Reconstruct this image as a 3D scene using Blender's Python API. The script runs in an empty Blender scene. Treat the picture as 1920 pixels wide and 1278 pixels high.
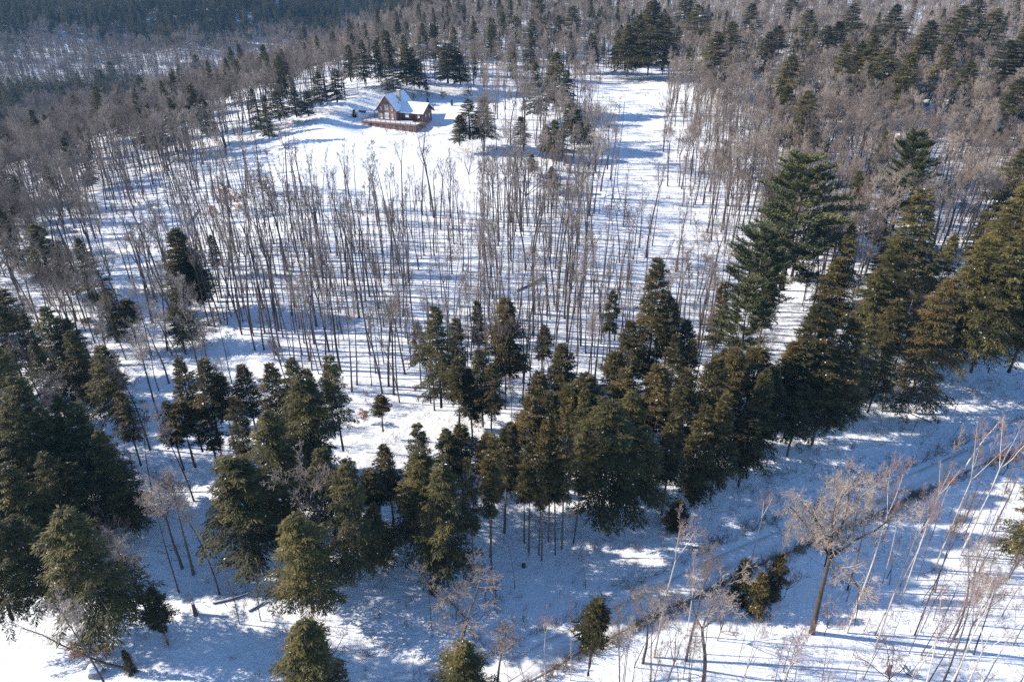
import bpy, math, random
import numpy as np
from mathutils import Vector, Matrix

# ------------------------------------------------------------------ camera, sky, sun, exposure
scene = bpy.context.scene
COL = scene.collection
R = math.radians
CAM_Z, PITCH, FOC = 65.0, R(28.0), 1280.0          # FOC: focal length in photo pixels (1920 wide)
cam_d = bpy.data.cameras.new("camera")
cam_d.lens = 24.0
cam_d.sensor_width = 36.0
cam_d.clip_start = 0.5
cam_d.clip_end = 8000.0
cam = bpy.data.objects.new("camera", cam_d)
cam.location = (0, 0, CAM_Z)
cam.rotation_euler = (R(90) - PITCH, 0, 0)
COL.objects.link(cam)
scene.camera = cam

SUN_EL, SUN_AZ = R(28.0), R(5.0)                   # low sun from the left, a little behind the scene
world = bpy.data.worlds.new("World")
scene.world = world
world.use_nodes = True
wn = world.node_tree
wn.nodes.clear()
sky = wn.nodes.new("ShaderNodeTexSky")
sky.sky_type = 'NISHITA'
sky.sun_disc = False
sky.sun_elevation = SUN_EL
sky.sun_rotation = R(90) - SUN_AZ
sky.air_density = 1.0
sky.dust_density = 0.0
sky.ozone_density = 6.0
bg = wn.nodes.new("ShaderNodeBackground")
bg.inputs["Strength"].default_value = 0.13
wo = wn.nodes.new("ShaderNodeOutputWorld")
wn.links.new(sky.outputs[0], bg.inputs[0])
wn.links.new(bg.outputs[0], wo.inputs[0])

sun_d = bpy.data.lights.new("sun", 'SUN')
sun_d.energy = 5.0
sun_d.angle = R(0.5)
sun_d.color = (1.0, 0.93, 0.84)
sun = bpy.data.objects.new("sun", sun_d)
sdir = Vector((-math.cos(SUN_EL) * math.cos(SUN_AZ), math.cos(SUN_EL) * math.sin(SUN_AZ), math.sin(SUN_EL)))
sun.rotation_euler = (-sdir).to_track_quat('-Z', 'Y').to_euler()
sun.location = (-60, 40, 120)
COL.objects.link(sun)

scene.view_settings.view_transform = 'Standard'
scene.view_settings.look = 'None'
scene.view_settings.exposure = 0.85
scene.view_settings.gamma = 1.0
scene.view_settings.use_curve_mapping = False
scene.cycles.use_denoising = False
scene.cycles.max_bounces = 5
scene.cycles.diffuse_bounces = 2

rng = np.random.default_rng(7)

# ------------------------------------------------------------------ terrain height
def _hash(ix, iy, seed):
    n = (ix.astype(np.int64) * 374761393 + iy.astype(np.int64) * 668265263 + seed * 1442695041) & 0x7fffffff
    n = ((n ^ (n >> 13)) * 1274126177) & 0x7fffffff
    return ((n ^ (n >> 16)) & 0xffff) / 65535.0

def vnoise(x, y, s, seed):
    x = np.asarray(x, float) / s; y = np.asarray(y, float) / s
    ix = np.floor(x); iy = np.floor(y)
    fx = x - ix; fy = y - iy
    fx = fx * fx * (3 - 2 * fx); fy = fy * fy * (3 - 2 * fy)
    a = _hash(ix, iy, seed); b = _hash(ix + 1, iy, seed)
    c = _hash(ix, iy + 1, seed); d = _hash(ix + 1, iy + 1, seed)
    return (a + (b - a) * fx) * (1 - fy) + (c + (d - c) * fx) * fy - 0.5

def sstep(a, b, v):
    t = np.clip((v - a) / (b - a), 0, 1)
    return t * t * (3 - 2 * t)

_yt = np.arange(-600, 5001, 2.0)
_zt = np.interp(_yt, [-600, 0, 60, 110, 160, 245, 300, 400, 600, 900, 1500, 5000],
                [-8, -1.2, 0, 3.2, 8.0, 18.0, 26.5, 32.5, 47, 76, 100, 106])
_k = np.hanning(17); _k /= _k.sum()
_zt = np.convolve(np.pad(_zt, 8, mode='edge'), _k, mode='valid')
HOUSE = (-45.5, 258.0)
HOUSE_Z = 19.0

def ground(x, y):
    x = np.asarray(x, float); y = np.asarray(y, float)
    z = np.interp(y, _yt, _zt)
    z = z - 0.075 * np.clip(-x - 55, 0, 240) * sstep(20, 140, y)
    z = z - 0.065 * np.clip(-x - 58, 0, 240) * sstep(170, 270, y)
    z = z + 0.03 * np.clip(x - 70, 0, 260) * sstep(90, 260, y)
    xr = np.interp(y, [-600, 0, 215, 330, 440, 700, 1300, 5000], [-480, -380, -225, -112, -62, -12, 60, 300])
    w = sstep(0, 110, (xr - x) * 0.75)
    hill = np.minimum(-17 + 0.21 * np.maximum(0, y - 600 - 0.1 * x), 95.0)
    hill = hill + 26 * vnoise(x, y, 170, 3) * sstep(620, 760, y) + 9 * vnoise(x, y, 60, 4) * sstep(600, 700, y)
    z = z * (1 - w) + hill * w
    z = z + 3.5 * vnoise(x, y, 70, 11) * sstep(70, 160, y) + 1.3 * vnoise(x, y, 22, 12) * sstep(20, 60, y) + 0.35 * vnoise(x, y, 7, 13)
    d = np.hypot(x - HOUSE[0] - 3, (y - HOUSE[1] - 3) * 1.1)
    f = 1 - sstep(15, 30, d)
    return z * (1 - f) + (HOUSE_Z - 1.3 + 0.14 * (y - HOUSE[1])) * f

CP, SP = math.cos(PITCH), math.sin(PITCH)
def project(x, y, z):
    dz = z - CAM_Z
    zc = y * CP - dz * SP
    up = y * SP + dz * CP
    return 960 + FOC * x / zc, 639 - FOC * up / zc, zc

_ts = np.geomspace(25, 2500, 900)
def cast(px, py, H=0.0):
    """Where the sight line through a photo pixel meets the ground (raised by H metres)."""
    u = (px - 960) / FOC; v = (639 - py) / FOC
    d = np.array([u, CP + v * SP, -SP + v * CP])
    P = d[None, :] * _ts[:, None]
    g = CAM_Z + P[:, 2] - ground(P[:, 0], P[:, 1]) - H
    i = np.argmax(g < 0)
    if not (g < 0).any():
        i = len(_ts) - 1
    a, b = _ts[max(i - 1, 0)], _ts[i]
    for _ in range(14):
        m = (a + b) / 2
        if CAM_Z + d[2] * m - float(ground(d[0] * m, d[1] * m)) - H < 0: b = m
        else: a = m
    return float(d[0] * b), float(d[1] * b)

# ------------------------------------------------------------------ materials
def new_mat(name):
    m = bpy.data.materials.new(name); m.use_nodes = True
    nt = m.node_tree
    return m, nt, nt.nodes["Principled BSDF"]

def ramp(nt, stops):
    r = nt.nodes.new("ShaderNodeValToRGB")
    e = r.color_ramp.elements
    e[0].position, e[0].color = stops[0][0], (*stops[0][1], 1)
    e[1].position, e[1].color = stops[-1][0], (*stops[-1][1], 1)
    for p, c in stops[1:-1]:
        q = e.new(p); q.color = (*c, 1)
    return r

def noise(nt, scale, detail=4, coord="Object", rough=0.6):
    tc = nt.nodes.new("ShaderNodeTexCoord")
    n = nt.nodes.new("ShaderNodeTexNoise")
    n.inputs["Scale"].default_value = scale
    n.inputs["Detail"].default_value = detail
    n.inputs["Roughness"].default_value = rough
    nt.links.new(tc.outputs[coord], n.inputs["Vector"])
    return n

def math_n(nt, op, a, b):
    n = nt.nodes.new("ShaderNodeMath"); n.operation = op
    for i, v in enumerate((a, b)):
        if isinstance(v, (int, float)): n.inputs[i].default_value = v
        else: nt.links.new(v, n.inputs[i])
    return n.outputs[0]

def simple_mat(name, c1, c2, scale=3.0, rough=0.8, bump=0.0, spec=0.3, jitter=0.0, metallic=0.0):
    m, nt, p = new_mat(name)
    n = noise(nt, scale)
    fac = n.outputs["Fac"]
    if jitter:
        oi = nt.nodes.new("ShaderNodeObjectInfo")
        fac = math_n(nt, 'ADD', math_n(nt, 'MULTIPLY', oi.outputs["Random"], jitter), math_n(nt, 'MULTIPLY', fac, 1 - jitter))
    r = ramp(nt, [(0.25, c1), (0.75, c2)])
    nt.links.new(fac, r.inputs[0])
    nt.links.new(r.outputs[0], p.inputs["Base Color"])
    p.inputs["Roughness"].default_value = rough
    p.inputs["Specular IOR Level"].default_value = spec
    p.inputs["Metallic"].default_value = metallic
    if bump:
        b = nt.nodes.new("ShaderNodeBump"); b.inputs["Strength"].default_value = bump
        nt.links.new(n.outputs["Fac"], b.inputs["Height"])
        nt.links.new(b.outputs[0], p.inputs["Normal"])
    return m

def needle_mat(name, dark, mid, tip):
    """Needles: each branch has its own tint (stored on the mesh), each tree its own shift."""
    m, nt, p = new_mat(name)
    at = nt.nodes.new("ShaderNodeAttribute"); at.attribute_name = "tint"
    oi = nt.nodes.new("ShaderNodeObjectInfo")
    f = math_n(nt, 'ADD', math_n(nt, 'MULTIPLY', oi.outputs["Random"], 0.30), math_n(nt, 'MULTIPLY', at.outputs["Fac"], 0.70))
    r = ramp(nt, [(0.0, dark), (0.55, mid), (1.0, tip)])
    nt.links.new(f, r.inputs[0])
    nt.links.new(r.outputs[0], p.inputs["Base Color"])
    p.inputs["Roughness"].default_value = 0.65
    p.inputs["Specular IOR Level"].default_value = 0.25
    return m

M = {}
M["hemlock"] = needle_mat("hemlock_needles", (0.013, 0.017, 0.006), (0.062, 0.057, 0.016), (0.190, 0.145, 0.040))
M["spruce"] = needle_mat("spruce_needles", (0.012, 0.016, 0.006), (0.055, 0.048, 0.015), (0.180, 0.122, 0.038))
M["pine"] = needle_mat("pine_needles", (0.022, 0.030, 0.015), (0.085, 0.095, 0.040), (0.21, 0.195, 0.075))
M["russet"] = needle_mat("russet_needles", (0.05, 0.045, 0.015), (0.11, 0.08, 0.025), (0.19, 0.11, 0.03))
M["bark"] = simple_mat("grey_bark", (0.055, 0.044, 0.039), (0.15, 0.122, 0.105), 2.5, 0.9, 0.4, jitter=0.4)
M["oak_bark"] = simple_mat("dark_oak_bark", (0.035, 0.028, 0.024), (0.105, 0.085, 0.072), 2.0, 0.9, 0.5)
M["twig"] = simple_mat("bare_twigs", (0.185, 0.140, 0.112), (0.375, 0.305, 0.248), 0.7, 0.8, jitter=0.6)
M["birch_bark"] = simple_mat("birch_bark", (0.30, 0.24, 0.20), (0.62, 0.57, 0.52), 1.6, 0.7, jitter=0.3)
M["birch_twig"] = simple_mat("birch_twigs", (0.20, 0.13, 0.12), (0.32, 0.24, 0.22), 0.7, 0.8, jitter=0.5)
M["conifer_bark"] = simple_mat("conifer_bark", (0.055, 0.042, 0.035), (0.15, 0.12, 0.10), 2.0, 0.9, 0.4, jitter=0.3)
M["dead_wood"] = simple_mat("dead_wood", (0.24, 0.22, 0.20), (0.42, 0.39, 0.36), 3.0, 0.9)
M["beech_leaf"] = needle_mat("withered_leaves", (0.22, 0.10, 0.045), (0.36, 0.17, 0.07), (0.48, 0.26, 0.12))
M["reed"] = simple_mat("dry_stems", (0.13, 0.085, 0.06), (0.30, 0.22, 0.15), 1.0, 0.9, jitter=0.5)
M["stone"] = simple_mat("grey_stone", (0.10, 0.10, 0.10), (0.30, 0.29, 0.27), 2.0, 0.9, 0.5)
M["tree_snow"] = simple_mat("branch_snow", (0.80, 0.82, 0.85), (0.88, 0.89, 0.9), 2.0, 0.6)
M["roof_snow"] = simple_mat("roof_snow", (0.80, 0.82, 0.85), (0.87, 0.88, 0.9), 0.6, 0.6, 0.15)
M["log_wall"] = simple_mat("red_brown_logs", (0.14, 0.062, 0.042), (0.24, 0.115, 0.08), 1.5, 0.75, 0.2)
M["deck_wood"] = simple_mat("deck_timber", (0.16, 0.095, 0.075), (0.27, 0.165, 0.13), 2.0, 0.8)
M["trim"] = simple_mat("brown_trim", (0.10, 0.05, 0.035), (0.15, 0.08, 0.055), 2.0, 0.7)
M["frame"] = simple_mat("window_frame_paint", (0.20, 0.11, 0.08), (0.26, 0.15, 0.11), 2.0, 0.6)
M["glass"] = simple_mat("reflecting_glass", (0.75, 0.77, 0.8), (0.8, 0.82, 0.85), 0.5, 0.08, metallic=0.85)
M["metal_roof"] = simple_mat("dark_roofing", (0.05, 0.05, 0.055), (0.09, 0.09, 0.095), 2.0, 0.5)
M["needle_low"] = M["hemlock"]

def snow_mat():
    m, nt, p = new_mat("snow")
    n1 = noise(nt, 0.03, 5); n2 = noise(nt, 1.3, 6); n3 = noise(nt, 0.35, 4)
    r = ramp(nt, [(0.3, (0.80, 0.80, 0.81)), (0.7, (0.88, 0.88, 0.88))])
    nt.links.new(n1.outputs["Fac"], r.inputs[0])
    # leaf and twig litter lying on the crust
    lit = noise(nt, 2.6, 7, rough=0.75)
    lr = ramp(nt, [(0.66, (0, 0, 0)), (0.72, (1, 1, 1))])
    nt.links.new(lit.outputs["Fac"], lr.inputs[0])
    mix = nt.nodes.new("ShaderNodeMix"); mix.data_type = 'RGBA'
    nt.links.new(math_n(nt, 'MULTIPLY', lr.outputs[0], 0.55), mix.inputs[0])
    nt.links.new(r.outputs[0], mix.inputs[6])
    mix.inputs[7].default_value = (0.30, 0.21, 0.14, 1)
    nt.links.new(mix.outputs[2], p.inputs["Base Color"])
    p.inputs["Roughness"].default_value = 0.75
    p.inputs["Specular IOR Level"].default_value = 0.2
    b = nt.nodes.new("ShaderNodeBump"); b.inputs["Strength"].default_value = 0.35; b.inputs["Distance"].default_value = 0.5
    h = math_n(nt, 'ADD', n2.outputs["Fac"], math_n(nt, 'MULTIPLY', n3.outputs["Fac"], 2.0))
    nt.links.new(h, b.inputs["Height"]); nt.links.new(b.outputs[0], p.inputs["Normal"])
    return m
M["snow"] = snow_mat()

def road_mat():
    m, nt, p = new_mat("sanded_snow_road")
    n = noise(nt, 0.22, 6); n2 = noise(nt, 3.0, 5)
    at = nt.nodes.new("ShaderNodeAttribute"); at.attribute_name = "across"
    # wheel tracks worn into the packed snow: sand and wet gravel show in two strips
    w = nt.nodes.new("ShaderNodeMath"); w.operation = 'SINE'
    nt.links.new(math_n(nt, 'MULTIPLY', at.outputs["Fac"], 12.566), w.inputs[0])
    f = math_n(nt, 'ADD', math_n(nt, 'MULTIPLY', w.outputs[0], 0.13), n.outputs["Fac"])
    f = math_n(nt, 'ADD', f, math_n(nt, 'MULTIPLY', n2.outputs["Fac"], 0.25))
    r = ramp(nt, [(0.62, (0.81, 0.80, 0.79)), (0.85, (0.66, 0.60, 0.53)), (1.0, (0.42, 0.33, 0.26))])
    nt.links.new(f, r.inputs[0]); nt.links.new(r.outputs[0], p.inputs["Base Color"])
    p.inputs["Roughness"].default_value = 0.8
    b = nt.nodes.new("ShaderNodeBump"); b.inputs["Strength"].default_value = 0.4
    nt.links.new(f, b.inputs["Height"]); nt.links.new(b.outputs[0], p.inputs["Normal"])
    return m
M["road"] = road_mat()

# ------------------------------------------------------------------ mesh helpers
def mesh_from(name, parts, tint=None, smooth=False):
    """parts: list of (verts n x 3, quads m x 4, material)."""
    V, Q, MI, mats = [], [], [], []
    off = 0
    for v, q, mt in parts:
        if len(v) == 0: continue
        if mt not in mats: mats.append(mt)
        V.append(v); Q.append(np.asarray(q, np.int64) + off); MI.append(np.full(len(q), mats.index(mt), np.int32))
        off += len(v)
    V = np.concatenate(V).astype(np.float32); Q = np.concatenate(Q).astype(np.int32); MI = np.concatenate(MI)
    me = bpy.data.meshes.new(name)
    me.vertices.add(len(V)); me.vertices.foreach_set("co", V.ravel())
    me.loops.add(Q.size); me.loops.foreach_set("vertex_index", Q.ravel())
    me.polygons.add(len(Q))
    me.polygons.foreach_set("loop_start", np.arange(0, Q.size, 4, dtype=np.int32))
    me.polygons.foreach_set("loop_total", np.full(len(Q), 4, np.int32))
    me.polygons.foreach_set("material_index", MI)
    me.polygons.foreach_set("use_smooth", np.full(len(Q), smooth))
    for mt in mats: me.materials.append(M[mt] if isinstance(mt, str) else mt)
    if tint is not None:
        a = me.attributes.new("tint", 'FLOAT', 'POINT'); a.data.foreach_set("value", tint.astype(np.float32))
    me.update(calc_edges=True)
    return me

def unit(v):
    return v / np.maximum(np.linalg.norm(v, axis=-1, keepdims=True), 1e-9)

def prisms(P0, P1, R0, R1, n=3):
    P0 = np.asarray(P0, float).reshape(-1, 3); P1 = np.asarray(P1, float).reshape(-1, 3)
    R0 = np.asarray(R0, float).reshape(-1, 1); R1 = np.asarray(R1, float).reshape(-1, 1)
    d = unit(P1 - P0)
    ref = np.where(np.abs(d[:, 2:3]) > 0.9, np.array([[1.0, 0, 0]]), np.array([[0, 0, 1.0]]))
    a = unit(np.cross(d, ref)); b = np.cross(d, a)
    vs = []
    for P, Rr in ((P0, R0), (P1, R1)):
        for k in range(n):
            t = 2 * math.pi * k / n
            vs.append(P + Rr * (a * math.cos(t) + b * math.sin(t)))
    v = np.stack(vs, 1).reshape(-1, 3)
    base = np.arange(len(P0))[:, None] * (2 * n)
    q = np.concatenate([base + np.array([[k, (k + 1) % n, n + (k + 1) % n, n + k]]) for k in range(n)], 0)
    return v, q

def tube(pts, rad, n=7):
    pts = np.asarray(pts, float); rad = np.asarray(rad, float)
    d = unit(np.gradient(pts, axis=0))
    ref = np.array([1.0, 0.1, 0.0]) if abs(d[0, 2]) > 0.6 else np.array([0, 0, 1.0])
    a = unit(np.cross(d, ref)); b = np.cross(d, a)
    ang = np.arange(n) * 2 * math.pi / n
    v = pts[:, None, :] + rad[:, None, None] * (a[:, None, :] * np.cos(ang)[None, :, None] + b[:, None, :] * np.sin(ang)[None, :, None])
    q = []
    for i in range(len(pts) - 1):
        for k in range(n):
            q.append((i * n + k, i * n + (k + 1) % n, (i + 1) * n + (k + 1) % n, (i + 1) * n + k))
    return v.reshape(-1, 3), np.array(q)

def join(*vq):
    V, Q, o = [], [], 0
    for v, q in vq:
        V.append(v); Q.append(np.asarray(q) + o); o += len(v)
    return np.concatenate(V), np.concatenate(Q)

def kites(P, D, N, L, W, fold=0.25):
    """Leaf-sized four-cornered blades: base P, direction D, face normal N."""
    D = unit(D); S = unit(np.cross(D, N)); N2 = np.cross(S, D)
    L = np.asarray(L).reshape(-1, 1); W = np.asarray(W).reshape(-1, 1)
    m = P + D * L * 0.45 - N2 * W * fold
    v = np.stack([P, m + S * W * 0.5, P + D * L, m - S * W * 0.5], 1).reshape(-1, 3)
    q = np.arange(len(P))[:, None] * 4 + np.arange(4)[None, :]
    return v, q

# ------------------------------------------------------------------ tree prototypes
def bare_tree(seed, H=20.0, cb=0.5, spread=0.22, nb=16, rt=0.16, lean=0.0, fork=0, twig_r=0.013, dens=1.0, up=0.35, low=4, ang=(18, 44), lv0=0):
    """Leafless hardwood: (trunk verts/quads, crown verts/quads)."""
    r = np.random.default_rng(seed)
    S = {"a": [], "b": [], "r0": [], "r1": []}
    def seg(p, q, r0, r1):
        S["a"].append(p); S["b"].append(q); S["r0"].append(r0); S["r1"].append(r1)
    def perp(d, az):
        ref = np.array([0, 0, 1.0]) if abs(d[2]) < 0.95 else np.array([1.0, 0, 0])
        a = np.cross(d, ref); a /= np.linalg.norm(a); b = np.cross(d, a)
        return a * math.cos(az) + b * math.sin(az)
    def grow(p, d, L, r0, lvl):
        n = (5, 4, 3, 2)[lvl]
        pts = [p]; dirs = []
        for i in range(n):
            d = d + r.normal(0, (0.10, 0.13, 0.16, 0.18)[lvl], 3) + np.array([0, 0, up * (0.35 if lvl < 2 else 0.12)])
            d /= np.linalg.norm(d)
            p = p + d * L / n
            pts.append(p); dirs.append(d)
        for i in range(n):
            ra = max(r0 * (1 - 0.8 * i / n), twig_r); rb = max(r0 * (1 - 0.8 * (i + 1) / n), twig_r * 0.8)
            seg(pts[i], pts[i + 1], ra, rb)
        if lvl >= 3: return
        kids = (r.integers(5, 8), r.integers(4, 7), r.integers(3, 6))[lvl]
        kids = max(1, int(round(kids * dens)))
        az = r.uniform(0, 6.28)
        for j in range(kids):
            t = 0.22 + 0.78 * (j + r.uniform(0.1, 0.9)) / kids
            i = min(int(t * n), n - 1)
            q = pts[i] + (pts[i + 1] - pts[i]) * (t * n - i)
            az += 2.4 + r.normal(0, 0.4)
            a = R(r.uniform(24, 50))
            dd = dirs[i] * math.cos(a) + perp(dirs[i], az) * math.sin(a)
            grow(q, dd, L * (0.62 - 0.28 * t) * r.uniform(0.75, 1.2), max(r0 * 0.5 * (1 - 0.6 * t), twig_r), lvl + 1)
    nt = 12
    top = 0.93 if not fork else cb + 0.12
    pts = [np.array([0, 0, -0.6])]
    d = np.array([0, 0, 1.0])
    for i in range(nt):
        d = d + r.normal(0, 0.022, 3); d[0] += lean * 0.04
        d /= np.linalg.norm(d)
        pts.append(pts[-1] + d * (top * H + 0.6) / nt)
    pts = np.array(pts)
    tt = np.linspace(0, 1, nt + 1)
    rad = rt * (1 - (0.86 if not fork else 0.45) * tt ** 1.1); rad[0] *= 1.35
    trunk = [tube(pts, rad, 7)]
    def at_t(t):
        f = np.clip((t * H + 0.6) / (top * H + 0.6), 0, 1) * nt
        i = min(int(f), nt - 1)
        return pts[i] + (pts[i + 1] - pts[i]) * (f - i), np.interp(f / nt, tt, rad)
    az = r.uniform(0, 6.28)
    if fork:
        p, rr = at_t(top)
        for j in range(fork):
            az += 6.28 / fork + r.normal(0, 0.3)
            a = R(r.uniform(12, 32) if fork < 5 else (12 + 40 * (j % 3) / 2 + r.uniform(-6, 6)))
            dd = np.array([math.cos(az) * math.sin(a), math.sin(az) * math.sin(a), math.cos(a)])
            lp = [p]; d = dd; LL = (1 - top) * H * r.uniform(0.75, 1.1)
            for i in range(6):
                d = d + r.normal(0, 0.07 if fork < 5 else 0.17, 3) + np.array([0, 0, up * 0.14]); d /= np.linalg.norm(d)
                lp.append(lp[-1] + d * LL / 6)
            lp = np.array(lp); lr = rr * 0.62 * (1 - 0.85 * np.linspace(0, 1, 7)) + 0.015
            trunk.append(tube(lp, lr, 6))
            k = max(3, int(nb / fork))
            for j2 in range(k):
                t = 0.12 + 0.85 * (j2 + r.uniform(0, 1)) / k
                i = min(int(t * 6), 5); q = lp[i] + (lp[i + 1] - lp[i]) * (t * 6 - i)
                dl = unit(lp[i + 1] - lp[i]); a = R(r.uniform(30, 62))
                grow(q, dl * math.cos(a) + perp(dl, r.uniform(0, 6.28)) * math.sin(a), spread * H * (1.05 - 0.5 * t) * r.uniform(0.7, 1.2), max(rr * 0.28 * (1 - 0.6 * t), twig_r), lv0)
    else:
        for j in range(nb):
            t = cb + (top - cb) * ((j + r.uniform(0, 0.9)) / nb)
            p, rr = at_t(t)
            az += 2.4 + r.normal(0, 0.4)
            a = R(r.uniform(*ang))
            dd = np.array([math.cos(az) * math.sin(a), math.sin(az) * math.sin(a), math.cos(a)])
            u = (t - cb) / (top - cb)
            grow(p, dd, spread * H * (1.0 - 0.55 * u) * r.uniform(0.7, 1.25), max(rr * 0.55, twig_r * 1.6), lv0)
    for j in range(low):                                    # dead stubs under the crown
        t = r.uniform(0.15, cb); p, rr = at_t(t); az = r.uniform(0, 6.28)
        dd = unit(np.array([math.cos(az), math.sin(az), r.uniform(0.1, 0.7)]))
        q = p + dd * r.uniform(0.5, 2.0); seg(p, q, rr * 0.25, twig_r)
        seg(q, q + unit(dd + r.normal(0, 0.3, 3)) * 0.9, twig_r, twig_r * 0.7)
    crown = prisms(S["a"], S["b"], S["r0"], S["r1"], 3)
    return join(*trunk), crown

def conifer(kind, seed, H, Rr, base, nb, ks=7, sz=1.0, power=0.85, lean=0.0):
    """Evergreen: trunk; crown of boughs and needle blades with a tint per branch; flakes of snow caught on the boughs."""
    r = np.random.default_rng(seed)
    n = 10
    zz = np.linspace(-0.6, H * 0.985, n + 1)
    wob = np.cumsum(r.normal(0, 0.03, (n + 1, 2)), 0) * (H / 20)
    wob[:, 0] += lean * (zz / H) ** 1.5
    rt = 0.0115 * H if kind != "spruce" else 0.0095 * H
    rad = rt * (1 - 0.93 * np.clip(zz / H, 0, 1)) + 0.01; rad[0] *= 1.3
    trunk = tube(np.column_stack([wob, zz]), rad, 7)
    cx = lambda z: np.array([np.interp(z, zz, wob[:, 0]), np.interp(z, zz, wob[:, 1]), z])
    B0, BD, BL, BT = [], [], [], []
    A, Bq, RA, RB = [], [], [], []
    lob = r.uniform(0, 6.28, 6)
    for j in range(nb):
        f = (j + r.uniform(0, 1)) / nb
        if kind == "pine":
            f = (math.floor(f * 13) + r.uniform(0, 0.2)) / 13
        elif kind == "spruce":
            nw = max(8, nb // 6)
            f = 0.5 * f + 0.5 * (math.floor(f * nw) + 0.5) / nw
        z = base * H + (H * 0.985 - base * H) * f
        az = j * 2.39996 + r.normal(0, 0.35)
        # irregular outline: lobes and bare sectors
        gap = math.sin(az + lob[0] + 5 * f) * 0.5 + math.sin(2 * az + lob[1] - 9 * f) * 0.35 + math.sin(17 * f + lob[2]) * 0.35
        side = 1 + 0.34 * gap
        if kind != "pine" and gap < -0.45 and r.uniform() < (0.55 if f < 0.6 else 0.25): continue
        if kind == "hemlock":
            L = Rr * (1.02 - f) ** power * (0.42 + 0.58 * min(1, f * 4 + 0.25)) * r.uniform(0.62, 1.22) * side * 1.12 + 0.2
            e0, droop = R(-4 + 44 * f + r.normal(0, 9)), 0.36 * (1 - 0.5 * f)
        elif kind == "spruce":
            L = Rr * ((1 - f) ** 0.85) * (0.40 + 0.60 * min(1, f * 3.2)) * r.uniform(0.55, 1.25) * side * 1.15 + 0.18
            e0, droop = R(-14 + 54 * f ** 1.6 + r.normal(0, 8)), 0.12 * (1 - f)
        else:
            L = Rr * ((1 - f ** 1.8) ** 0.7) * (0.40 + 0.60 * min(1, f * 3 + 0.2)) * r.uniform(0.4, 1.3) * (1 + 0.25 * gap) + 0.4
            e0, droop = R(4 + 36 * f + r.normal(0, 7)), -0.10
        p0 = cx(z)
        hd = np.array([math.cos(az), math.sin(az), 0]); sd = np.array([-hd[1], hd[0], 0])
        bt = r.uniform(0, 1) * 0.55 + 0.28 * f
        ns = max(4, int((4 + L * 4.0) / max(sz, 0.6)))
        s0 = 0.14 if kind != "pine" else 0.36
        s = np.linspace(s0, 1, ns) + r.normal(0, 0.02, ns)
        bend = r.normal(0, 0.12)
        curve = lambda s_: p0[None, :] + hd[None, :] * (L * s_ * math.cos(e0))[:, None] + np.array([0, 0, 1.0])[None, :] * (L * (s_ * math.sin(e0) - droop * s_ ** 2))[:, None] + sd[None, :] * (bend * L * s_ ** 2)[:, None]
        c = curve(s); tan = unit(curve(s + 0.03) - c)
        sb = np.array([0, 0.5, 1.0]); cb_ = curve(sb)
        for i in range(2):
            A.append(cb_[i]); Bq.append(cb_[i + 1]); RA.append(max(0.02, 0.012 * L) * (1 - 0.5 * i)); RB.append(max(0.012, 0.012 * L * (1 - 0.5 * (i + 1))))
        for sg in (-1, 1):
            a = R(52 if kind != "pine" else 40) * r.uniform(0.75, 1.2, ns)
            d = tan * np.cos(a)[:, None] + sd[None, :] * (sg * np.sin(a))[:, None]
            d[:, 2] += (-0.24 if kind == "hemlock" else -0.12 if kind == "spruce" else 0.30) + r.normal(0, 0.12, ns)
            l = (0.34 * L * (1.08 - 0.85 * s) + 0.22) * r.uniform(0.6, 1.3, ns) * min(1.0, 0.3 + (1 - f) * 5)
            if kind == "pine": l = (0.16 * L * (1.2 - 0.6 * s) + 0.45) * r.uniform(0.7, 1.2, ns)
            B0.append(c); BD.append(unit(d)); BL.append(l)
            BT.append(np.clip(bt + 0.20 * s + r.normal(0, 0.10, ns), 0, 1))
    B0 = np.concatenate(B0); BD = np.concatenate(BD); BL = np.concatenate(BL); BT = np.concatenate(BT)
    P, D, N, L, W, T = [], [], [], [], [], []
    m = len(B0)
    for k in range(ks):
        t = (k + r.uniform(0.0, 0.8, m)) / ks
        p = B0 + BD * (BL * t)[:, None] + r.normal(0, 0.04, (m, 3))
        sg = np.where(r.uniform(size=m) < 0.5, -1.0, 1.0)[:, None]
        lat = unit(np.cross(BD, np.array([0, 0, 1.0])))
        spreadk = 0.75 if kind != "pine" else 0.6
        d = BD + lat * sg * spreadk * r.uniform(0.2, 1, (m, 1)) + r.normal(0, 0.2 if kind != "pine" else 0.45, (m, 3))
        if kind == "hemlock": d[:, 2] -= 0.2
        if kind == "pine": d[:, 2] += 0.35
        nn = np.array([0, 0, 1.0]) + r.normal(0, 0.5, (m, 3))
        P.append(p); D.append(d); N.append(nn)
        L.append(sz * r.uniform(0.20, 0.50, m)); W.append(sz * r.uniform(0.05, 0.115, m) * (1.25 if kind == "pine" else 1)); T.append(BT + 0.1 * t)
    P = np.concatenate(P); D = np.concatenate(D); N = np.concatenate(N); L = np.concatenate(L); W = np.concatenate(W); T = np.concatenate(T)
    fol = kites(P, D, N, L, W)
    if kind == "spruce" and H > 8:                           # dead lower branches
        for j in range(30):
            z = r.uniform(0.08, base + 0.08) * H; az = r.uniform(0, 6.28); p = cx(z)
            q = p + np.array([math.cos(az), math.sin(az), r.uniform(-0.45, 0.1)]) * r.uniform(0.5, 1.9)
            A.append(p); Bq.append(q); RA.append(0.02); RB.append(0.008)
    boughs = prisms(A, Bq, RA, RB, 3)
    k = r.choice(m, max(8, int(m * 0.028)), replace=False)
    sp = B0[k] + BD[k] * (BL[k] * 0.6)[:, None] + np.array([0, 0, 0.07])
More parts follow.
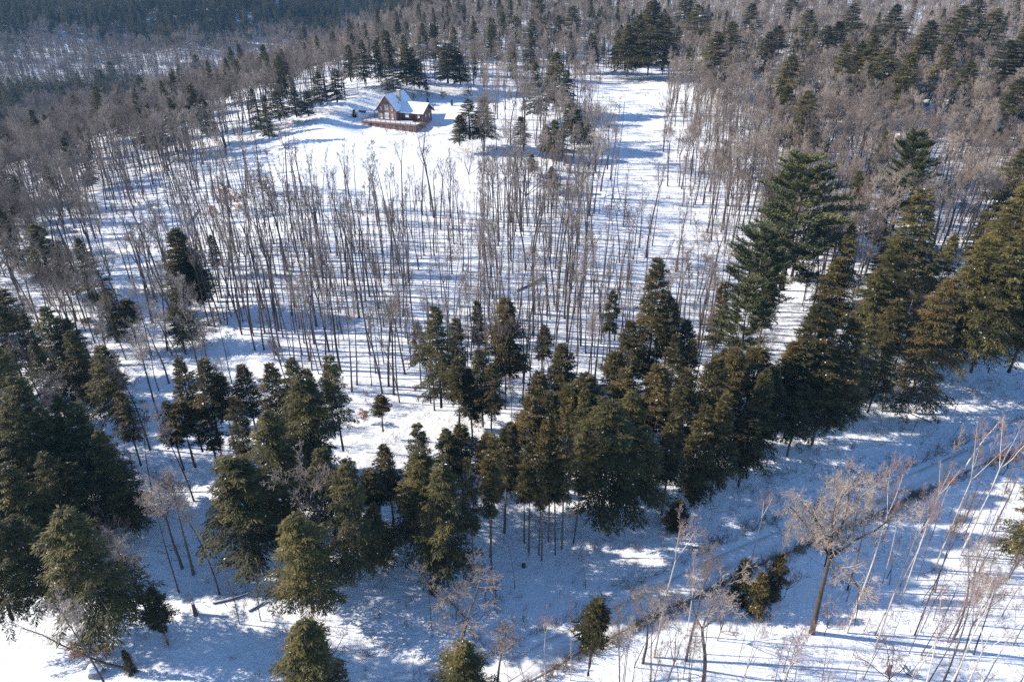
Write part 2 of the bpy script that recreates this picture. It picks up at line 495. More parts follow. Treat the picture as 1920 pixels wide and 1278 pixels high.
    snw = kites(sp, BD[k], np.array([0, 0, 1.0]) + r.normal(0, 0.25, (len(k), 3)), r.exponential(0.10, len(k)).clip(0.03, 0.4) * sz + 0.06, r.uniform(0.05, 0.13, len(k)) * sz, fold=-0.3)
    return trunk, fol, np.repeat(np.clip(T, 0, 1), 4), snw, boughs

def leafy_crown(seed, crown_segs_mesh, n, size=0.14, top=1.0):
    """Withered leaves that hang on twigs: kites near the twig ends."""
    r = np.random.default_rng(seed)
    v = crown_segs_mesh[0]
    p = v[r.integers(0, len(v), n)] + r.normal(0, 0.10, (n, 3))
    return kites(p, r.normal(0, 1, (n, 3)) + np.array([0, 0, -0.5]), r.normal(0, 1, (n, 3)), r.uniform(0.7, 1.3, n) * size, r.uniform(0.4, 0.8, n) * size), np.repeat(r.uniform(0, 1, n), 4)

# ------------------------------------------------------------------ object helpers
def obj(name, me, parent=None, mat=None):
    o = bpy.data.objects.new(name, me)
    COL.objects.link(o)
    if parent: o.parent = parent
    return o

def thing(name, label, cat, loc=(0, 0, 0), rotz=0.0, group=None, tilt=(0, 0)):
    o = bpy.data.objects.new(name, None); COL.objects.link(o)
    o.empty_display_size = 0.5
    o.location = loc; o.rotation_euler = (tilt[0], tilt[1], rotz)
    o["label"] = label; o["category"] = cat
    if group: o["group"] = group
    return o

def tag(o, label, cat, group=None):
    o["label"] = label; o["category"] = cat
    if group: o["group"] = group
    return o

def structure(o):
    o["kind"] = "structure"; return o

def gz(x, y): return float(ground(x, y))

# ------------------------------------------------------------------ the ground: one sheet out past the far hill
def axis(lo, hi, step, far_lo, far_hi, g=1.06):
    a = list(np.arange(lo, hi + 0.01, step)); s = step
    while a[-1] < far_hi: s *= g; a.append(a[-1] + s)
    s = step
    while a[0] > far_lo: s *= g; a.insert(0, a[0] - s)
    return np.array(a)
gx = axis(-130, 130, 1.25, -2600, 2600)
gy = axis(20, 330, 1.25, -400, 4200, 1.05)
GX, GY = np.meshgrid(gx, gy)
GZ = ground(GX, GY)
nx, ny = len(gx), len(gy)
gi = np.arange(nx * ny).reshape(ny, nx)
gq = np.stack([gi[:-1, :-1], gi[:-1, 1:], gi[1:, 1:], gi[1:, :-1]], -1).reshape(-1, 4)
ground_o = structure(obj("snowy_ground", mesh_from("snowy_ground", [(np.stack([GX, GY, GZ], -1).reshape(-1, 3), gq, "snow")], smooth=True)))

# ------------------------------------------------------------------ the road at the foot of the wood
road_px = [(800, 1362), (905, 1296), (1010, 1232), (1085, 1195), (1160, 1158), (1300, 1088), (1400, 1040), (1500, 1000), (1620, 950), (1700, 910), (1800, 866), (1900, 826), (2010, 782), (2150, 730)]
rp = np.array([cast(*p) for p in road_px])
dl = np.concatenate([[0], np.cumsum(np.linalg.norm(np.diff(rp, axis=0), axis=1))])
tt = np.arange(0, dl[-1], 0.8)
road_c = np.column_stack([np.interp(tt, dl, rp[:, 0]), np.interp(tt, dl, rp[:, 1])])
kk = np.hanning(15); kk /= kk.sum()
road_c = np.column_stack([np.convolve(np.pad(road_c[:, i], 7, mode='edge'), kk, mode='valid') for i in (0, 1)])
road_t = unit(np.gradient(road_c, axis=0)); road_n = np.column_stack([-road_t[:, 1], road_t[:, 0]])   # road_n points to the wood side

def ribbon(name, mat, offs, lifts, wob=0.0):
    n = len(offs); V = []
    for o_, h in zip(offs, lifts):
        w = wob * 2 * vnoise(road_c[:, 0] + o_ * 3, road_c[:, 1], 3.0, 5) if wob else 0
        p = road_c + road_n * (o_ + w)[:, None] if wob else road_c + road_n * o_
        V.append(np.column_stack([p, ground(p[:, 0], p[:, 1]) + h]))
    V = np.stack(V, 1); m = len(road_c)
    idx = np.arange(m * n).reshape(m, n)
    q = np.stack([idx[:-1, :-1], idx[:-1, 1:], idx[1:, 1:], idx[1:, :-1]], -1).reshape(-1, 4)
    me = mesh_from(name, [(V.reshape(-1, 3), q, mat)], smooth=True)
    a = me.attributes.new("across", 'FLOAT', 'POINT')
    a.data.foreach_set("value", np.tile((np.array(offs) - offs[0]) / (offs[-1] - offs[0]), m).astype(np.float32))
    return structure(obj(name, me))
ribbon("road", "road", [1.7, 1.45, 0.9, 0.3, -0.3, -0.9, -1.45, -1.7], [-0.15, 0.08, 0.10, 0.10, 0.10, 0.10, 0.08, -0.15])
M["verge"] = simple_mat("frozen_verge_soil", (0.16, 0.125, 0.10), (0.60, 0.56, 0.52), 0.7, 0.95, 0.6)
ribbon("road_verge", "verge", [-1.65, -1.75, -1.95, -2.1], [-0.1, 0.07, 0.07, -0.15], 0.25)

# two wheel ruts pressed into the snow of the track clearing
M["rut"] = simple_mat("pressed_snow", (0.58, 0.59, 0.62), (0.74, 0.75, 0.77), 0.8, 0.7, 0.3)
tp = np.array([cast(*q) for q in [(1166, 190), (1163, 225), (1158, 262), (1154, 300), (1150, 340), (1156, 378), (1176, 412), (1215, 450)]])
dl2 = np.concatenate([[0], np.cumsum(np.linalg.norm(np.diff(tp, axis=0), axis=1))]); t2 = np.arange(0, dl2[-1], 1.0)
tc_ = np.column_stack([np.convolve(np.pad(np.interp(t2, dl2, tp[:, i]), 7, mode='edge'), kk, mode='valid') for i in (0, 1)])
tn = unit(np.gradient(tc_, axis=0)); tn = np.column_stack([-tn[:, 1], tn[:, 0]])
for s_ in (-0.85, 0.85):
    V = []
    for o_, h in ((-0.3, -0.1), (-0.2, 0.07), (0.2, 0.07), (0.3, -0.1)):
        q_ = tc_ + tn * (s_ + o_); V.append(np.column_stack([q_, ground(q_[:, 0], q_[:, 1]) + h]))
    V = np.stack(V, 1); ix = np.arange(len(tc_) * 4).reshape(-1, 4)
    structure(obj("track_rut", mesh_from("track_rut", [(V.reshape(-1, 3), np.stack([ix[:-1, :-1], ix[:-1, 1:], ix[1:, 1:], ix[1:, :-1]], -1).reshape(-1, 4), "rut")], smooth=True)))

# ------------------------------------------------------------------ tree prototypes: meshes shared by all copies
PROTO = {}
def add_proto(kind, trunk, crown, tm, cm, H, rad, tint=None, snow=None, boughs=None):
    k = len(PROTO.setdefault(kind, []))
    d = {"H": H, "rad": rad, "raw": (trunk, crown, tm, cm, tint, None, boughs)}
    d["trunk"] = mesh_from(kind + "_trunk", [(*trunk, tm)], smooth=True)
    cp = [(*crown, cm)]
    if boughs:
        cp.append((*boughs, tm)); tint = np.concatenate([tint, np.full(len(boughs[0]), 0.5)])
    d["crown"] = mesh_from(kind + "_crown", cp, tint)
    if snow: d["snow"] = mesh_from(kind + "_snow", [(*snow, "tree_snow")])
    PROTO[kind].append(d)

def combined(trunk, crown, tm, cm, tint=None, snow=None, boughs=None):
    parts = [(*trunk, tm), (*crown, cm)]
    t = None
    if tint is not None: t = np.concatenate([np.full(len(trunk[0]), 0.5), tint])
    if boughs:
        parts.append((*boughs, tm)); t = np.concatenate([t, np.full(len(boughs[0]), 0.5)])
    if snow:
        parts.append((*snow, "tree_snow")); t = np.concatenate([t, np.zeros(len(snow[0]))])
    o = bpy.data.objects.new("proto", mesh_from("proto", parts, t))
    return o

for i in range(10):
    H = 19.0; Rr = (3.3, 2.9, 3.7, 3.1, 2.6, 3.4, 3.0, 2.8, 3.2, 2.5)[i]
    t, f, ti, sn, bo = conifer("hemlock", 100 + i, H, Rr, (0.24, 0.28, 0.20, 0.34, 0.26, 0.30, 0.42, 0.48, 0.44, 0.52)[i], (135, 120, 145, 108, 125, 125, 98, 88, 96, 80)[i], power=(0.85, 0.75, 0.95, 0.75, 0.85, 0.7, 0.75, 0.8, 0.7, 0.85)[i])
    add_proto("hemlock", t, f, "conifer_bark", "hemlock", H, Rr, ti, sn, bo)
for i in range(8):
    H = 18.0; Rr = (2.1, 1.8, 2.3, 1.7, 2.0, 1.9, 1.6, 1.9)[i]
    t, f, ti, sn, bo = conifer("spruce", 200 + i, H, Rr, (0.34, 0.46, 0.30, 0.55, 0.40, 0.25, 0.62, 0.5)[i], (115, 90, 125, 78, 105, 130, 66, 82)[i])
    add_proto("spruce", t, f, "conifer_bark", "spruce", H, Rr, ti, sn, bo)
for i in range(3):
    H = 25.0; Rr = (4.6, 3.8, 4.2)[i]
    t, f, ti, sn, bo = conifer("pine", 300 + i, H, Rr, (0.36, 0.26, 0.40)[i], (150, 135, 140)[i], ks=9)
    add_proto("pine", t, f, "conifer_bark", "pine", H, Rr, ti, sn, bo)
t, f, ti, sn, bo = conifer("hemlock", 150, 19, 3.2, 0.16, 140, power=0.75)
add_proto("russet", t, f, "conifer_bark", "russet", 19, 3.2, ti, sn, bo)
for i in range(2):
    t, f, ti, sn, bo = conifer("spruce", 250 + i, 4.0, (1.3, 1.05)[i], 0.06, 60, sz=0.75)
    add_proto("young", t, f, "conifer_bark", "spruce", 4.0, 1.3, ti, sn, bo)
BARE = [dict(cb=0.50, spread=0.20, nb=12), dict(cb=0.55, spread=0.17, nb=13, lean=0.6), dict(cb=0.58, spread=0.18, nb=14, fork=2),
        dict(cb=0.48, spread=0.17, nb=15, fork=3), dict(cb=0.62, spread=0.15, nb=11), dict(cb=0.42, spread=0.19, nb=17, fork=2),
        dict(cb=0.54, spread=0.21, nb=16), dict(cb=0.60, spread=0.14, nb=10, lean=-0.7), dict(cb=0.45, spread=0.16, nb=13, fork=2, lean=0.3),
        dict(cb=0.66, spread=0.15, nb=10)]
POLE = [dict(cb=0.55, spread=0.13, nb=9), dict(cb=0.62, spread=0.12, nb=8, lean=0.4), dict(cb=0.58, spread=0.12, nb=9, fork=2), dict(cb=0.66, spread=0.11, nb=7), dict(cb=0.50, spread=0.13, nb=9, lean=-0.4), dict(cb=0.60, spread=0.11, nb=9, fork=3)]
BARE_LOOK = ["straight", "slightly leaning", "forked", "three-stemmed", "slender", "low-forked", "broad-topped", "leaning", "twin-topped", "thin-topped",
             "wispy straight", "wispy slanting", "wispy forked", "bare-poled", "wispy curving", "wispy triple-stemmed"]
for i, kw in enumerate(BARE):
    t, c = bare_tree(400 + i, H=19.0, rt=(0.20, 0.15, 0.23, 0.22, 0.13, 0.22, 0.22, 0.13, 0.19, 0.125)[i], **kw)
    add_proto("bare", t, c, "bark", "twig", 19.0, 2.6)
for i, kw in enumerate(POLE):
    t, c = bare_tree(450 + i, H=19.0, rt=(0.17, 0.14, 0.19, 0.12, 0.15, 0.20)[i], dens=0.85, up=0.55, ang=(12, 30), **kw)
    add_proto("bare", t, c, "bark", "twig", 19.0, 1.9)
for i, kw in enumerate([dict(cb=0.5, spread=0.16, nb=11, lean=0.8), dict(cb=0.6, spread=0.17, nb=12, fork=2), dict(cb=0.45, spread=0.15, nb=11, lean=-0.6), dict(cb=0.55, spread=0.15, nb=10, fork=3)]):
    t, c = bare_tree(500 + i, H=16.0, rt=0.13, twig_r=0.010, dens=0.8, up=0.5, **kw)
    add_proto("birch", t, c, "birch_bark", "birch_twig", 16.0, 2.0)
for i, kw in enumerate([dict(cb=0.35, spread=0.16, nb=9, lean=0.9), dict(cb=0.4, spread=0.18, nb=9), dict(cb=0.3, spread=0.15, nb=8, lean=-0.5), dict(cb=0.45, spread=0.14, nb=7, lean=0.4)]):
    t, c = bare_tree(520 + i, H=9.0, rt=0.055, twig_r=0.009, dens=0.6, lv0=1, low=2, up=0.5, **kw)
    add_proto("sapling", t, c, "bark", "birch_twig", 9.0, 1.2)
for i in range(3):
    t, c = bare_tree(540 + i, H=4.2, cb=0.12, spread=0.34, nb=20, rt=0.06, fork=5 + i, twig_r=0.009, dens=0.7, low=0, up=0.4)
    add_proto("shrub", t, c, "bark", "birch_twig", 4.2, 1.8)
for i in range(2):
    t, c = bare_tree(560 + i, H=4.5, cb=0.2, spread=0.3, nb=12, rt=0.05, twig_r=0.009, dens=0.6, low=0, up=0.2, lv0=1, ang=(45, 75))
    (lv, lq), ti = leafy_crown(570 + i, c, 1500, 0.15)
    PROTO.setdefault("beech", []).append({"H": 4.5, "rad": 1.6, "trunk": mesh_from("beech_trunk", [(*t, "bark")], smooth=True),
        "crown": mesh_from("beech_twig_crown", [(*c, "twig")]), "leaves": mesh_from("beech_leaf_crown", [(lv, lq, "beech_leaf")], ti)})
for i in range(2):                                           # dead spires, pale and stripped
    r_ = np.random.default_rng(580 + i); a, b, ra, rb = [], [], [], []
    for j in range(130):
        z = r_.uniform(3, 14.4); az = r_.uniform(0, 6.28); L = (15.5 - z) * 0.17 * r_.uniform(0.5, 1.2) + 0.15
        p = np.array([0, 0, z]); m_ = p + np.array([math.cos(az), math.sin(az), 0.1]) * L * 0.6; q = m_ + np.array([math.cos(az), math.sin(az), -0.35]) * L * 0.5
        a += [p, m_]; b += [m_, q]; ra += [0.03, 0.02]; rb += [0.02, 0.01]
        for s_ in (-1, 1):
            e = m_ + np.array([math.cos(az + s_ * 0.8), math.sin(az + s_ * 0.8), -0.2]) * L * 0.4
            a.append(m_); b.append(e); ra.append(0.015); rb.append(0.009)
    add_proto("dead", tube([(0, 0, -0.5), (0.05, 0, 5), (0, 0.08, 10), (0, 0, 15)], [0.2, 0.15, 0.09, 0.02], 7), prisms(a, b, ra, rb, 3), "dead_wood", "dead_wood", 15.0, 2.0)

TREES = []   # every individual plant: dict(o, noun, look, px, py, ...), labelled at the end
NAMES = {"hemlock": ("hemlock_tree", "conifer"), "russet": ("hemlock_tree", "conifer"), "spruce": ("spruce_tree", "conifer"), "pine": ("pine_tree", "conifer"), "young": ("young_spruce", "conifer"),
         "bare": ("bare_tree", "tree"), "birch": ("birch_tree", "tree"), "sapling": ("bare_sapling", "sapling"), "shrub": ("bare_shrub", "shrub"), "beech": ("beech_sapling", "sapling"), "dead": ("dead_tree", "tree")}
GROUP = {"hemlock": "hemlocks of the winter wood", "russet": "hemlocks of the winter wood", "spruce": "spruces of the winter wood", "pine": "white pines over the wood", "young": "young spruces in the snow",
         "bare": "leafless hardwoods on the snow", "birch": "pale birches by the road", "sapling": "bare saplings on the snow", "shrub": "bare shrubs in the snow", "beech": "beech saplings with withered leaves", "dead": "dead trees in the wood"}
prng = random.Random(5)
def plant(kind, x, y, H, rad=None, var=None, rot=None, tilt=None, label=None, hscale=None):
    P = PROTO[kind]
    var = prng.randrange(len(P)) if var is None else var
    p = P[var]
    sz = H / p["H"]
    sx = (rad / p["rad"]) if rad else sz * prng.uniform(0.85, 1.15)
    sx = min(max(sx, 0.5 * sz), 2.2 * sz) if rad else sx
    name, cat = NAMES[kind]
    t = tilt or (prng.gauss(0, 0.02), prng.gauss(0, 0.02))
    o = thing(name, label or "", cat, (x, y, gz(x, y)), prng.uniform(0, 6.283) if rot is None else rot, GROUP[kind], t)
    o.scale = (sx, sx, sz)
    obj("trunk", p["trunk"], o)
    obj("crown", p["crown"], o)
    if "leaves" in p: obj("withered_leaves", p["leaves"], o)["kind"] = "stuff"
    if "snow" in p: obj("snow_clumps", p["snow"], o)["kind"] = "stuff"
    z0 = gz(x, y)
    bx, by, zc = project(x, y, z0); tx, ty, _ = project(x, y, z0 + H)
    TREES.append(dict(o=o, kind=kind, var=var, x=x, y=y, H=H, rad=rad or sx * p["rad"], bx=bx, by=by, tx=tx, ty=ty, zc=zc, size=H / zc, label=label))
    return o

# ------------------------------------------------------------------ conifers read off the photograph: (kind, top x, top y, base x, base y or 0, crown width in px, label)
CON = [
 # bottom left
 ("h", 122, 950, 232, 1224, 150, "large feathery hemlock with bare leaning lower trunk above the orange-leaved sapling"),
 ("h", 52, 962, 120, 1180, 115, "greyish hemlock close behind the large feathery hemlock near the lower-left corner"),
 ("s", 318, 1105, 322, 1228, 50, "small dark spruce alone on shaded snow below the thin bare trees"),
 ("h", 425, 850, 492, 1085, 150, "dense dark hemlock whose drooping skirt hangs over the bare gully"),
 ("h", 500, 775, 545, 1010, 120, "pointed hemlock with olive sunlit flank rising behind the drooping-skirted hemlock"),
 ("h", 563, 705, 590, 960, 125, "tall broad hemlock with pale sunlit ridge at the clump's top left"),
 ("h", 540, 965, 592, 1182, 135, "golden-olive hemlock standing forward of the dark clump, trunk base showing"),
 ("h", 550, 1165, 600, 1345, 130, "olive hemlock cut off by the bottom edge behind a bare twiggy bush"),
 ("h", 868, 1200, 880, 1345, 100, "rounded olive hemlock cut off at the bottom edge beside a bare branching tree"),
 ("s", 1105, 1132, 1101, 1292, 66, "lone spruce with clear lower trunk standing beside the sanded road"),
 ("y", 1377, 1052, 1384, 1128, 46, "small dark spruce touching its twin below the road verge"),
 ("y", 1443, 1040, 1446, 1118, 42, "narrow young spruce right of its twin below the road verge"),
 ("y", 1412, 1078, 1416, 1150, 44, "low bushy spruce in front of the twin young spruces"),
 ("h", 1935, 850, 1890, 1075, 95, "thin see-through hemlock at the right edge above the birches"),
 # centre bottom
 ("h", 842, 868, 845, 1122, 98, "narrow olive-lit hemlock with deep skirt at the front edge of the wood"),
 ("h", 717, 945, 713, 1076, 66, "small ragged hemlock just left of the narrow olive-lit front hemlock"),
 ("h", 668, 862, 680, 1118, 95, "open-stemmed hemlock with bare pole trunk left of the front clump"),
 ("h", 770, 838, 798, 1052, 125, "broad olive hemlock behind the narrow front-edge hemlock"),
 ("h", 620, 835, 640, 1060, 90, ""),
 ("s", 735, 832, 742, 1010, 58, ""),
 ("s", 893, 850, 892, 1110, 46, "thin spruce on long bare trunk, first beyond the narrow front hemlock"),
 ("s", 915, 810, 918, 1084, 52, ""), ("s", 930, 862, 923, 1106, 40, ""), ("s", 948, 800, 945, 1036, 56, ""),
 ("s", 975, 842, 984, 1048, 44, ""), ("s", 992, 826, 990, 1072, 46, ""), ("s", 1010, 790, 1007, 1086, 44, ""),
 ("s", 1020, 830, 1014, 1091, 40, ""), ("s", 1032, 770, 1026, 1056, 50, ""), ("s", 1050, 800, 1042, 1083, 44, ""),
 ("s", 1062, 745, 1051, 1079, 52, ""), ("s", 1078, 790, 1068, 1061, 44, "outermost bare-stemmed spruce of the row left of the big dark hemlock"),
 ("h", 1150, 745, 1120, 1018, 150, "big dark hemlock with a black shaded skirt beside the row of bare-stemmed spruces"),
 ("h", 1185, 800, 1180, 1008, 110, ""),
 ("y", 1268, 942, 1265, 987, 46, "small dark spruce at the snow edge right of the big dark hemlock"),
 ("s", 1240, 780, 1235, 1000, 66, ""), ("s", 1290, 760, 1290, 985, 70, ""), ("s", 1330, 740, 1325, 975, 74, ""), ("s", 1375, 760, 1378, 940, 70, ""),
 ("h", 1395, 690, 1395, 900, 90, "large dark hemlock closing the wood's corner above the oak"),
 ("s", 1265, 690, 1262, 930, 80, ""), ("s", 1302, 660, 1300, 900, 84, ""), ("s", 1330, 648, 1332, 870, 90, ""), ("s", 1375, 650, 1375, 860, 84, ""),
 ("s", 1220, 690, 1215, 900, 86, ""), ("h", 1170, 735, 1165, 935, 86, ""), ("s", 1160, 690, 1158, 880, 80, ""),
 ("s", 1100, 700, 1095, 890, 78, ""), ("s", 1062, 720, 1060, 900, 82, ""), ("h", 1087, 725, 1085, 950, 60, ""),
 ("s", 995, 742, 990, 930, 74, ""), ("s", 960, 790, 958, 960, 70, ""), ("s", 1025, 735, 1020, 935, 60, ""),
 ("h", 795, 790, 800, 985, 70, ""), ("h", 842, 800, 848, 990, 78, ""), ("s", 920, 810, 918, 960, 66, ""), ("s", 870, 800, 872, 985, 60, ""), ("s", 700, 880, 708, 1040, 60, ""),
 ("s", 712, 740, 720, 822, 46, "young drooping spruce alone in a sunny gap among thin trunks"),
 # centre
 ("s", 1214, 484, 1205, 765, 86, "tall pyramidal spruce rising highest in the middle of the wood"),
 ("s", 1238, 557, 1236, 770, 54, "narrow spruce leaning against the tall pyramidal spruce's right side"),
 ("s", 1177, 604, 1172, 790, 62, "stout spruce below left of the tall pyramidal spruce"),
 ("s", 1135, 543, 1130, 735, 36, "thin pale-green spruce among bare poles left of the tall pyramidal spruce"),
 ("s", 966, 560, 958, 740, 80, "broad pyramidal spruce with a pinkish bare tree in front of it"),
 ("s", 906, 560, 903, 712, 38, "narrow spruce with open whorls left of the broad pyramidal spruce"),
 ("s", 870, 594, 862, 760, 46, "slim spruce between the rounded hemlock and the open-whorled spruce"),
 ("h", 822, 573, 830, 800, 74, "rounded olive hemlock at the upper left of the middle clump"),
 ("h", 785, 605, 790, 740, 50, ""), ("s", 1022, 608, 1018, 760, 38, "small-topped spruce peeping out right of the broad pyramidal spruce"),
 ("s", 1060, 640, 1052, 810, 62, ""), ("s", 890, 690, 888, 850, 50, ""), ("s", 860, 670, 862, 850, 54, ""), ("s", 925, 680, 922, 860, 50, ""), ("s", 1010, 690, 1006, 860, 56, ""),
 ("s", 1270, 600, 1266, 760, 52, ""), ("s", 1150, 660, 1146, 830, 60, ""),
 # right
 ("p", 1500, 285, 1457, 592, 175, "giant white pine with blue-green plumes and long bare double trunk"),
 ("p", 1412, 424, 1402, 660, 120, "smaller white pine leaning out left of the giant white pine"),
 ("p", 1712, 242, 1660, 480, 92, "white pine with open layered boughs standing above the hardwoods at right"),
 ("p", 1388, 520, 1380, 720, 90, "bluish pine with bare twigs on its left, low beside the smaller white pine"),
 ("h", 1690, 352, 1655, 640, 125, "wide olive hemlock directly below the open layered pine"),
 ("h", 1655, 442, 1632, 700, 110, ""), ("h", 1742, 436, 1702, 700, 100, ""), ("h", 1610, 500, 1592, 720, 90, ""),
 ("r", 1745, 515, 1694, 782, 118, "russet-tinged hemlock with a stout bare trunk at the forest's right front"),
 ("h", 1812, 440, 1745, 725, 110, ""), ("h", 1865, 450, 1803, 742, 115, ""), ("h", 1905, 420, 1830, 720, 120, ""), ("h", 1930, 470, 1870, 738, 120, ""),
 ("h", 1960, 400, 1900, 690, 120, ""), ("h", 1885, 335, 1840, 600, 120, ""), ("h", 1925, 330, 1880, 560, 110, ""),
 ("h", 1895, 275, 1860, 470, 90, ""), ("h", 1820, 500, 1770, 720, 90, ""), ("h", 1985, 500, 1925, 760, 110, ""),
 ("s", 1495, 562, 1478, 840, 110, "bushy spruce with brown-tipped top below the giant white pine"),
 ("s", 1560, 590, 1540, 850, 84, ""), ("s", 1525, 600, 1508, 815, 74, ""), ("s", 1455, 640, 1445, 850, 76, ""),
 ("s", 1545, 480, 1530, 690, 84, ""), ("h", 1575, 420, 1552, 640, 80, ""), ("h", 1600, 590, 1580, 800, 70, ""), ("h", 1640, 640, 1620, 800, 72, ""), ("h", 1585, 690, 1570, 830, 80, ""),
 ("s", 1420, 690, 1416, 880, 70, ""), ("h", 1530, 700, 1515, 860, 90, ""), ("h", 1480, 720, 1470, 880, 80, ""), ("s", 1650, 560, 1630, 770, 60, ""),
 # left middle
 ("s", 347, 428, 362, 600, 84, "greyish-green spruce standing clear at the end of the snowy lane"),
 ("s", 378, 462, 385, 590, 60, "brownish spruce grown into the right side of the greyish-green lane spruce"),
 ("h", 342, 553, 352, 650, 72, "small cone-shaped hemlock below the greyish-green lane spruce"),
 ("s", 402, 440, 410, 520, 28, "thin slanting spruce top between the lane spruces and the bare stand"),
 ("h", 80, 420, 110, 560, 84, "dark hemlock among grey hardwoods left of the snowy lane"),
 ("h", 163, 445, 192, 590, 66, "pointed hemlock with grey twigs before it, nearest the snowy lane"),
 ("h", 120, 450, 145, 575, 50, ""),
 ("s", 208, 648, 245, 830, 60, "leaning dark spruce with ragged whorls above the left-hand thicket"),
 ("s", 238, 735, 272, 900, 50, "second ragged spruce directly below the leaning dark spruce"),
 ("s", 376, 672, 388, 880, 56, ""), ("s", 412, 674, 424, 890, 60, ""), ("s", 353, 752, 372, 900, 56, ""), ("s", 335, 756, 352, 905, 48, ""),
 ("s", 442, 700, 452, 880, 54, ""), ("s", 487, 684, 496, 880, 54, ""), ("s", 525, 682, 536, 900, 64, ""), ("h", 567, 670, 580, 900, 80, ""), ("s", 600, 690, 608, 880, 60, ""),
 ("s", 400, 760, 415, 900, 50, ""), ("s", 465, 740, 478, 930, 50, ""),
 ("h", 57, 700, 130, 960, 110, ""), ("h", 25, 752, 100, 1000, 110, ""), ("h", 160, 752, 215, 960, 100, ""), ("h", 118, 735, 185, 960, 90, ""), ("h", 190, 810, 245, 1000, 90, ""),
 ("h", 90, 840, 160, 1040, 100, ""), ("h", 15, 640, 80, 880, 90, ""), ("h", -20, 700, 60, 960, 110, ""), ("h", 140, 860, 200, 1030, 90, ""), ("h", 215, 870, 262, 1010, 80, ""), ("h", 30, 870, 95, 1080, 100, ""), ("h", -30, 850, 50, 1080, 110, ""),
 ("h", -10, 560, 60, 760, 80, ""), ("s", 20, 540, 70, 720, 60, ""), ("h", -30, 960, 40, 1200, 110, ""),
 ("h", 205, 545, 232, 660, 60, ""), ("s", 240, 560, 262, 660, 50, ""),
 # left far
 ("h", 203, 115, 0, 0, 46, "lone dark conifer clump on the pale valley floor"), ("h", 185, 130, 0, 0, 30, ""), ("h", 115, 158, 0, 0, 34, ""), ("h", 245, 138, 0, 0, 32, ""), ("h", 320, 138, 0, 0, 40, ""), ("h", 300, 150, 0, 0, 30, ""),
 ("h", 365, 102, 0, 0, 28, ""), ("h", 386, 112, 0, 0, 30, ""), ("h", 420, 108, 0, 0, 34, ""), ("h", 352, 155, 0, 0, 44, "dark conifer with a rusty tip on the ridge left of the clearing"), ("h", 372, 178, 0, 0, 40, ""),
 ("h", 470, 165, 0, 0, 36, ""), ("h", 490, 178, 0, 0, 34, ""), ("h", 553, 162, 558, 232, 42, ""), ("h", 575, 170, 580, 228, 36, ""), ("h", 600, 135, 604, 212, 38, ""), ("h", 632, 128, 634, 205, 44, ""), ("h", 520, 170, 525, 238, 36, ""),
 ("s", 35, 332, 50, 420, 40, ""), ("s", 14, 365, 32, 440, 36, ""), ("h", 275, 190, 0, 0, 34, ""), ("h", 250, 165, 0, 0, 40, ""), ("h", 65, 395, 80, 480, 40, ""),
 # behind the cabin
 ("h", 650, 82, 0, 0, 34, ""), ("h", 676, 74, 0, 0, 36, ""), ("h", 703, 74, 0, 0, 32, ""), ("h", 723, 56, 0, 0, 42, ""), ("h", 757, 62, 0, 0, 34, ""), ("h", 790, 43, 0, 0, 40, ""), ("h", 814, 44, 0, 0, 34, ""), ("h", 850, 50, 0, 0, 30, ""), ("h", 887, 40, 0, 0, 40, ""), ("h", 920, 44, 0, 0, 28, ""), ("h", 966, 30, 0, 0, 46, ""), ("h", 998, 34, 0, 0, 38, ""), ("h", 1012, -4, 0, 0, 50, ""), ("h", 1073, 10, 0, 0, 50, ""), ("h", 1045, 28, 0, 0, 40, ""),
 ("h", 763, 86, 764, 176, 42, "dark hemlock directly behind the cabin's right roof"), ("h", 838, 80, 840, 172, 52, "tall dark hemlock at the back of the yard right of the cabin"), ("h", 862, 95, 864, 172, 44, ""), ("s", 798, 150, 800, 178, 24, ""), ("h", 735, 110, 738, 180, 36, ""), ("h", 785, 110, 788, 178, 34, ""),
 ("h", 1006, 118, 1000, 234, 40, "narrow dark hemlock uphill between cabin and track clearing"), ("h", 1043, 96, 1040, 216, 50, "tall olive hemlock topping the group beside the track clearing"), ("h", 1062, 130, 1060, 220, 36, ""),
 ("h", 880, 186, 882, 278, 48, "left tree of the dark conifer pair standing right of the cabin"), ("h", 910, 181, 908, 278, 44, "right tree of the dark conifer pair standing right of the cabin"), ("s", 862, 215, 862, 285, 36, ""),
 ("s", 975, 218, 976, 292, 44, "small greyish spruce on the snow between the conifer pair and track clearing"),
 ("h", 1078, 192, 1070, 285, 78, "broad dark hemlock at the left rim of the track clearing"), ("h", 1048, 225, 1040, 300, 50, ""), ("h", 1100, 220, 1094, 280, 40, ""), ("s", 1025, 235, 1022, 300, 36, ""), ("h", 998, 288, 998, 330, 30, ""), ("h", 1035, 312, 1034, 360, 44, ""),
 ("h", 1222, 0, 1212, 150, 74, "tall dark hemlock standing at the head of the track clearing"), ("h", 1175, 45, 1170, 150, 50, ""), ("h", 1250, 30, 1238, 152, 50, ""), ("h", 1195, 25, 1190, 148, 44, ""), ("h", 1115, 60, 0, 0, 40, ""),
 # top right
 ("h", 1410, 22, 0, 0, 60, ""), ("h", 1375, 60, 0, 0, 60, ""), ("h", 1345, 85, 0, 0, 56, ""), ("h", 1486, 0, 0, 0, 50, ""), ("h", 1512, 38, 0, 0, 56, ""), ("h", 1545, 68, 0, 0, 60, ""), ("h", 1602, 28, 0, 0, 58, ""), ("s", 1572, 62, 0, 0, 50, "snow-dusted spruce among olive hemlocks near the top right"),
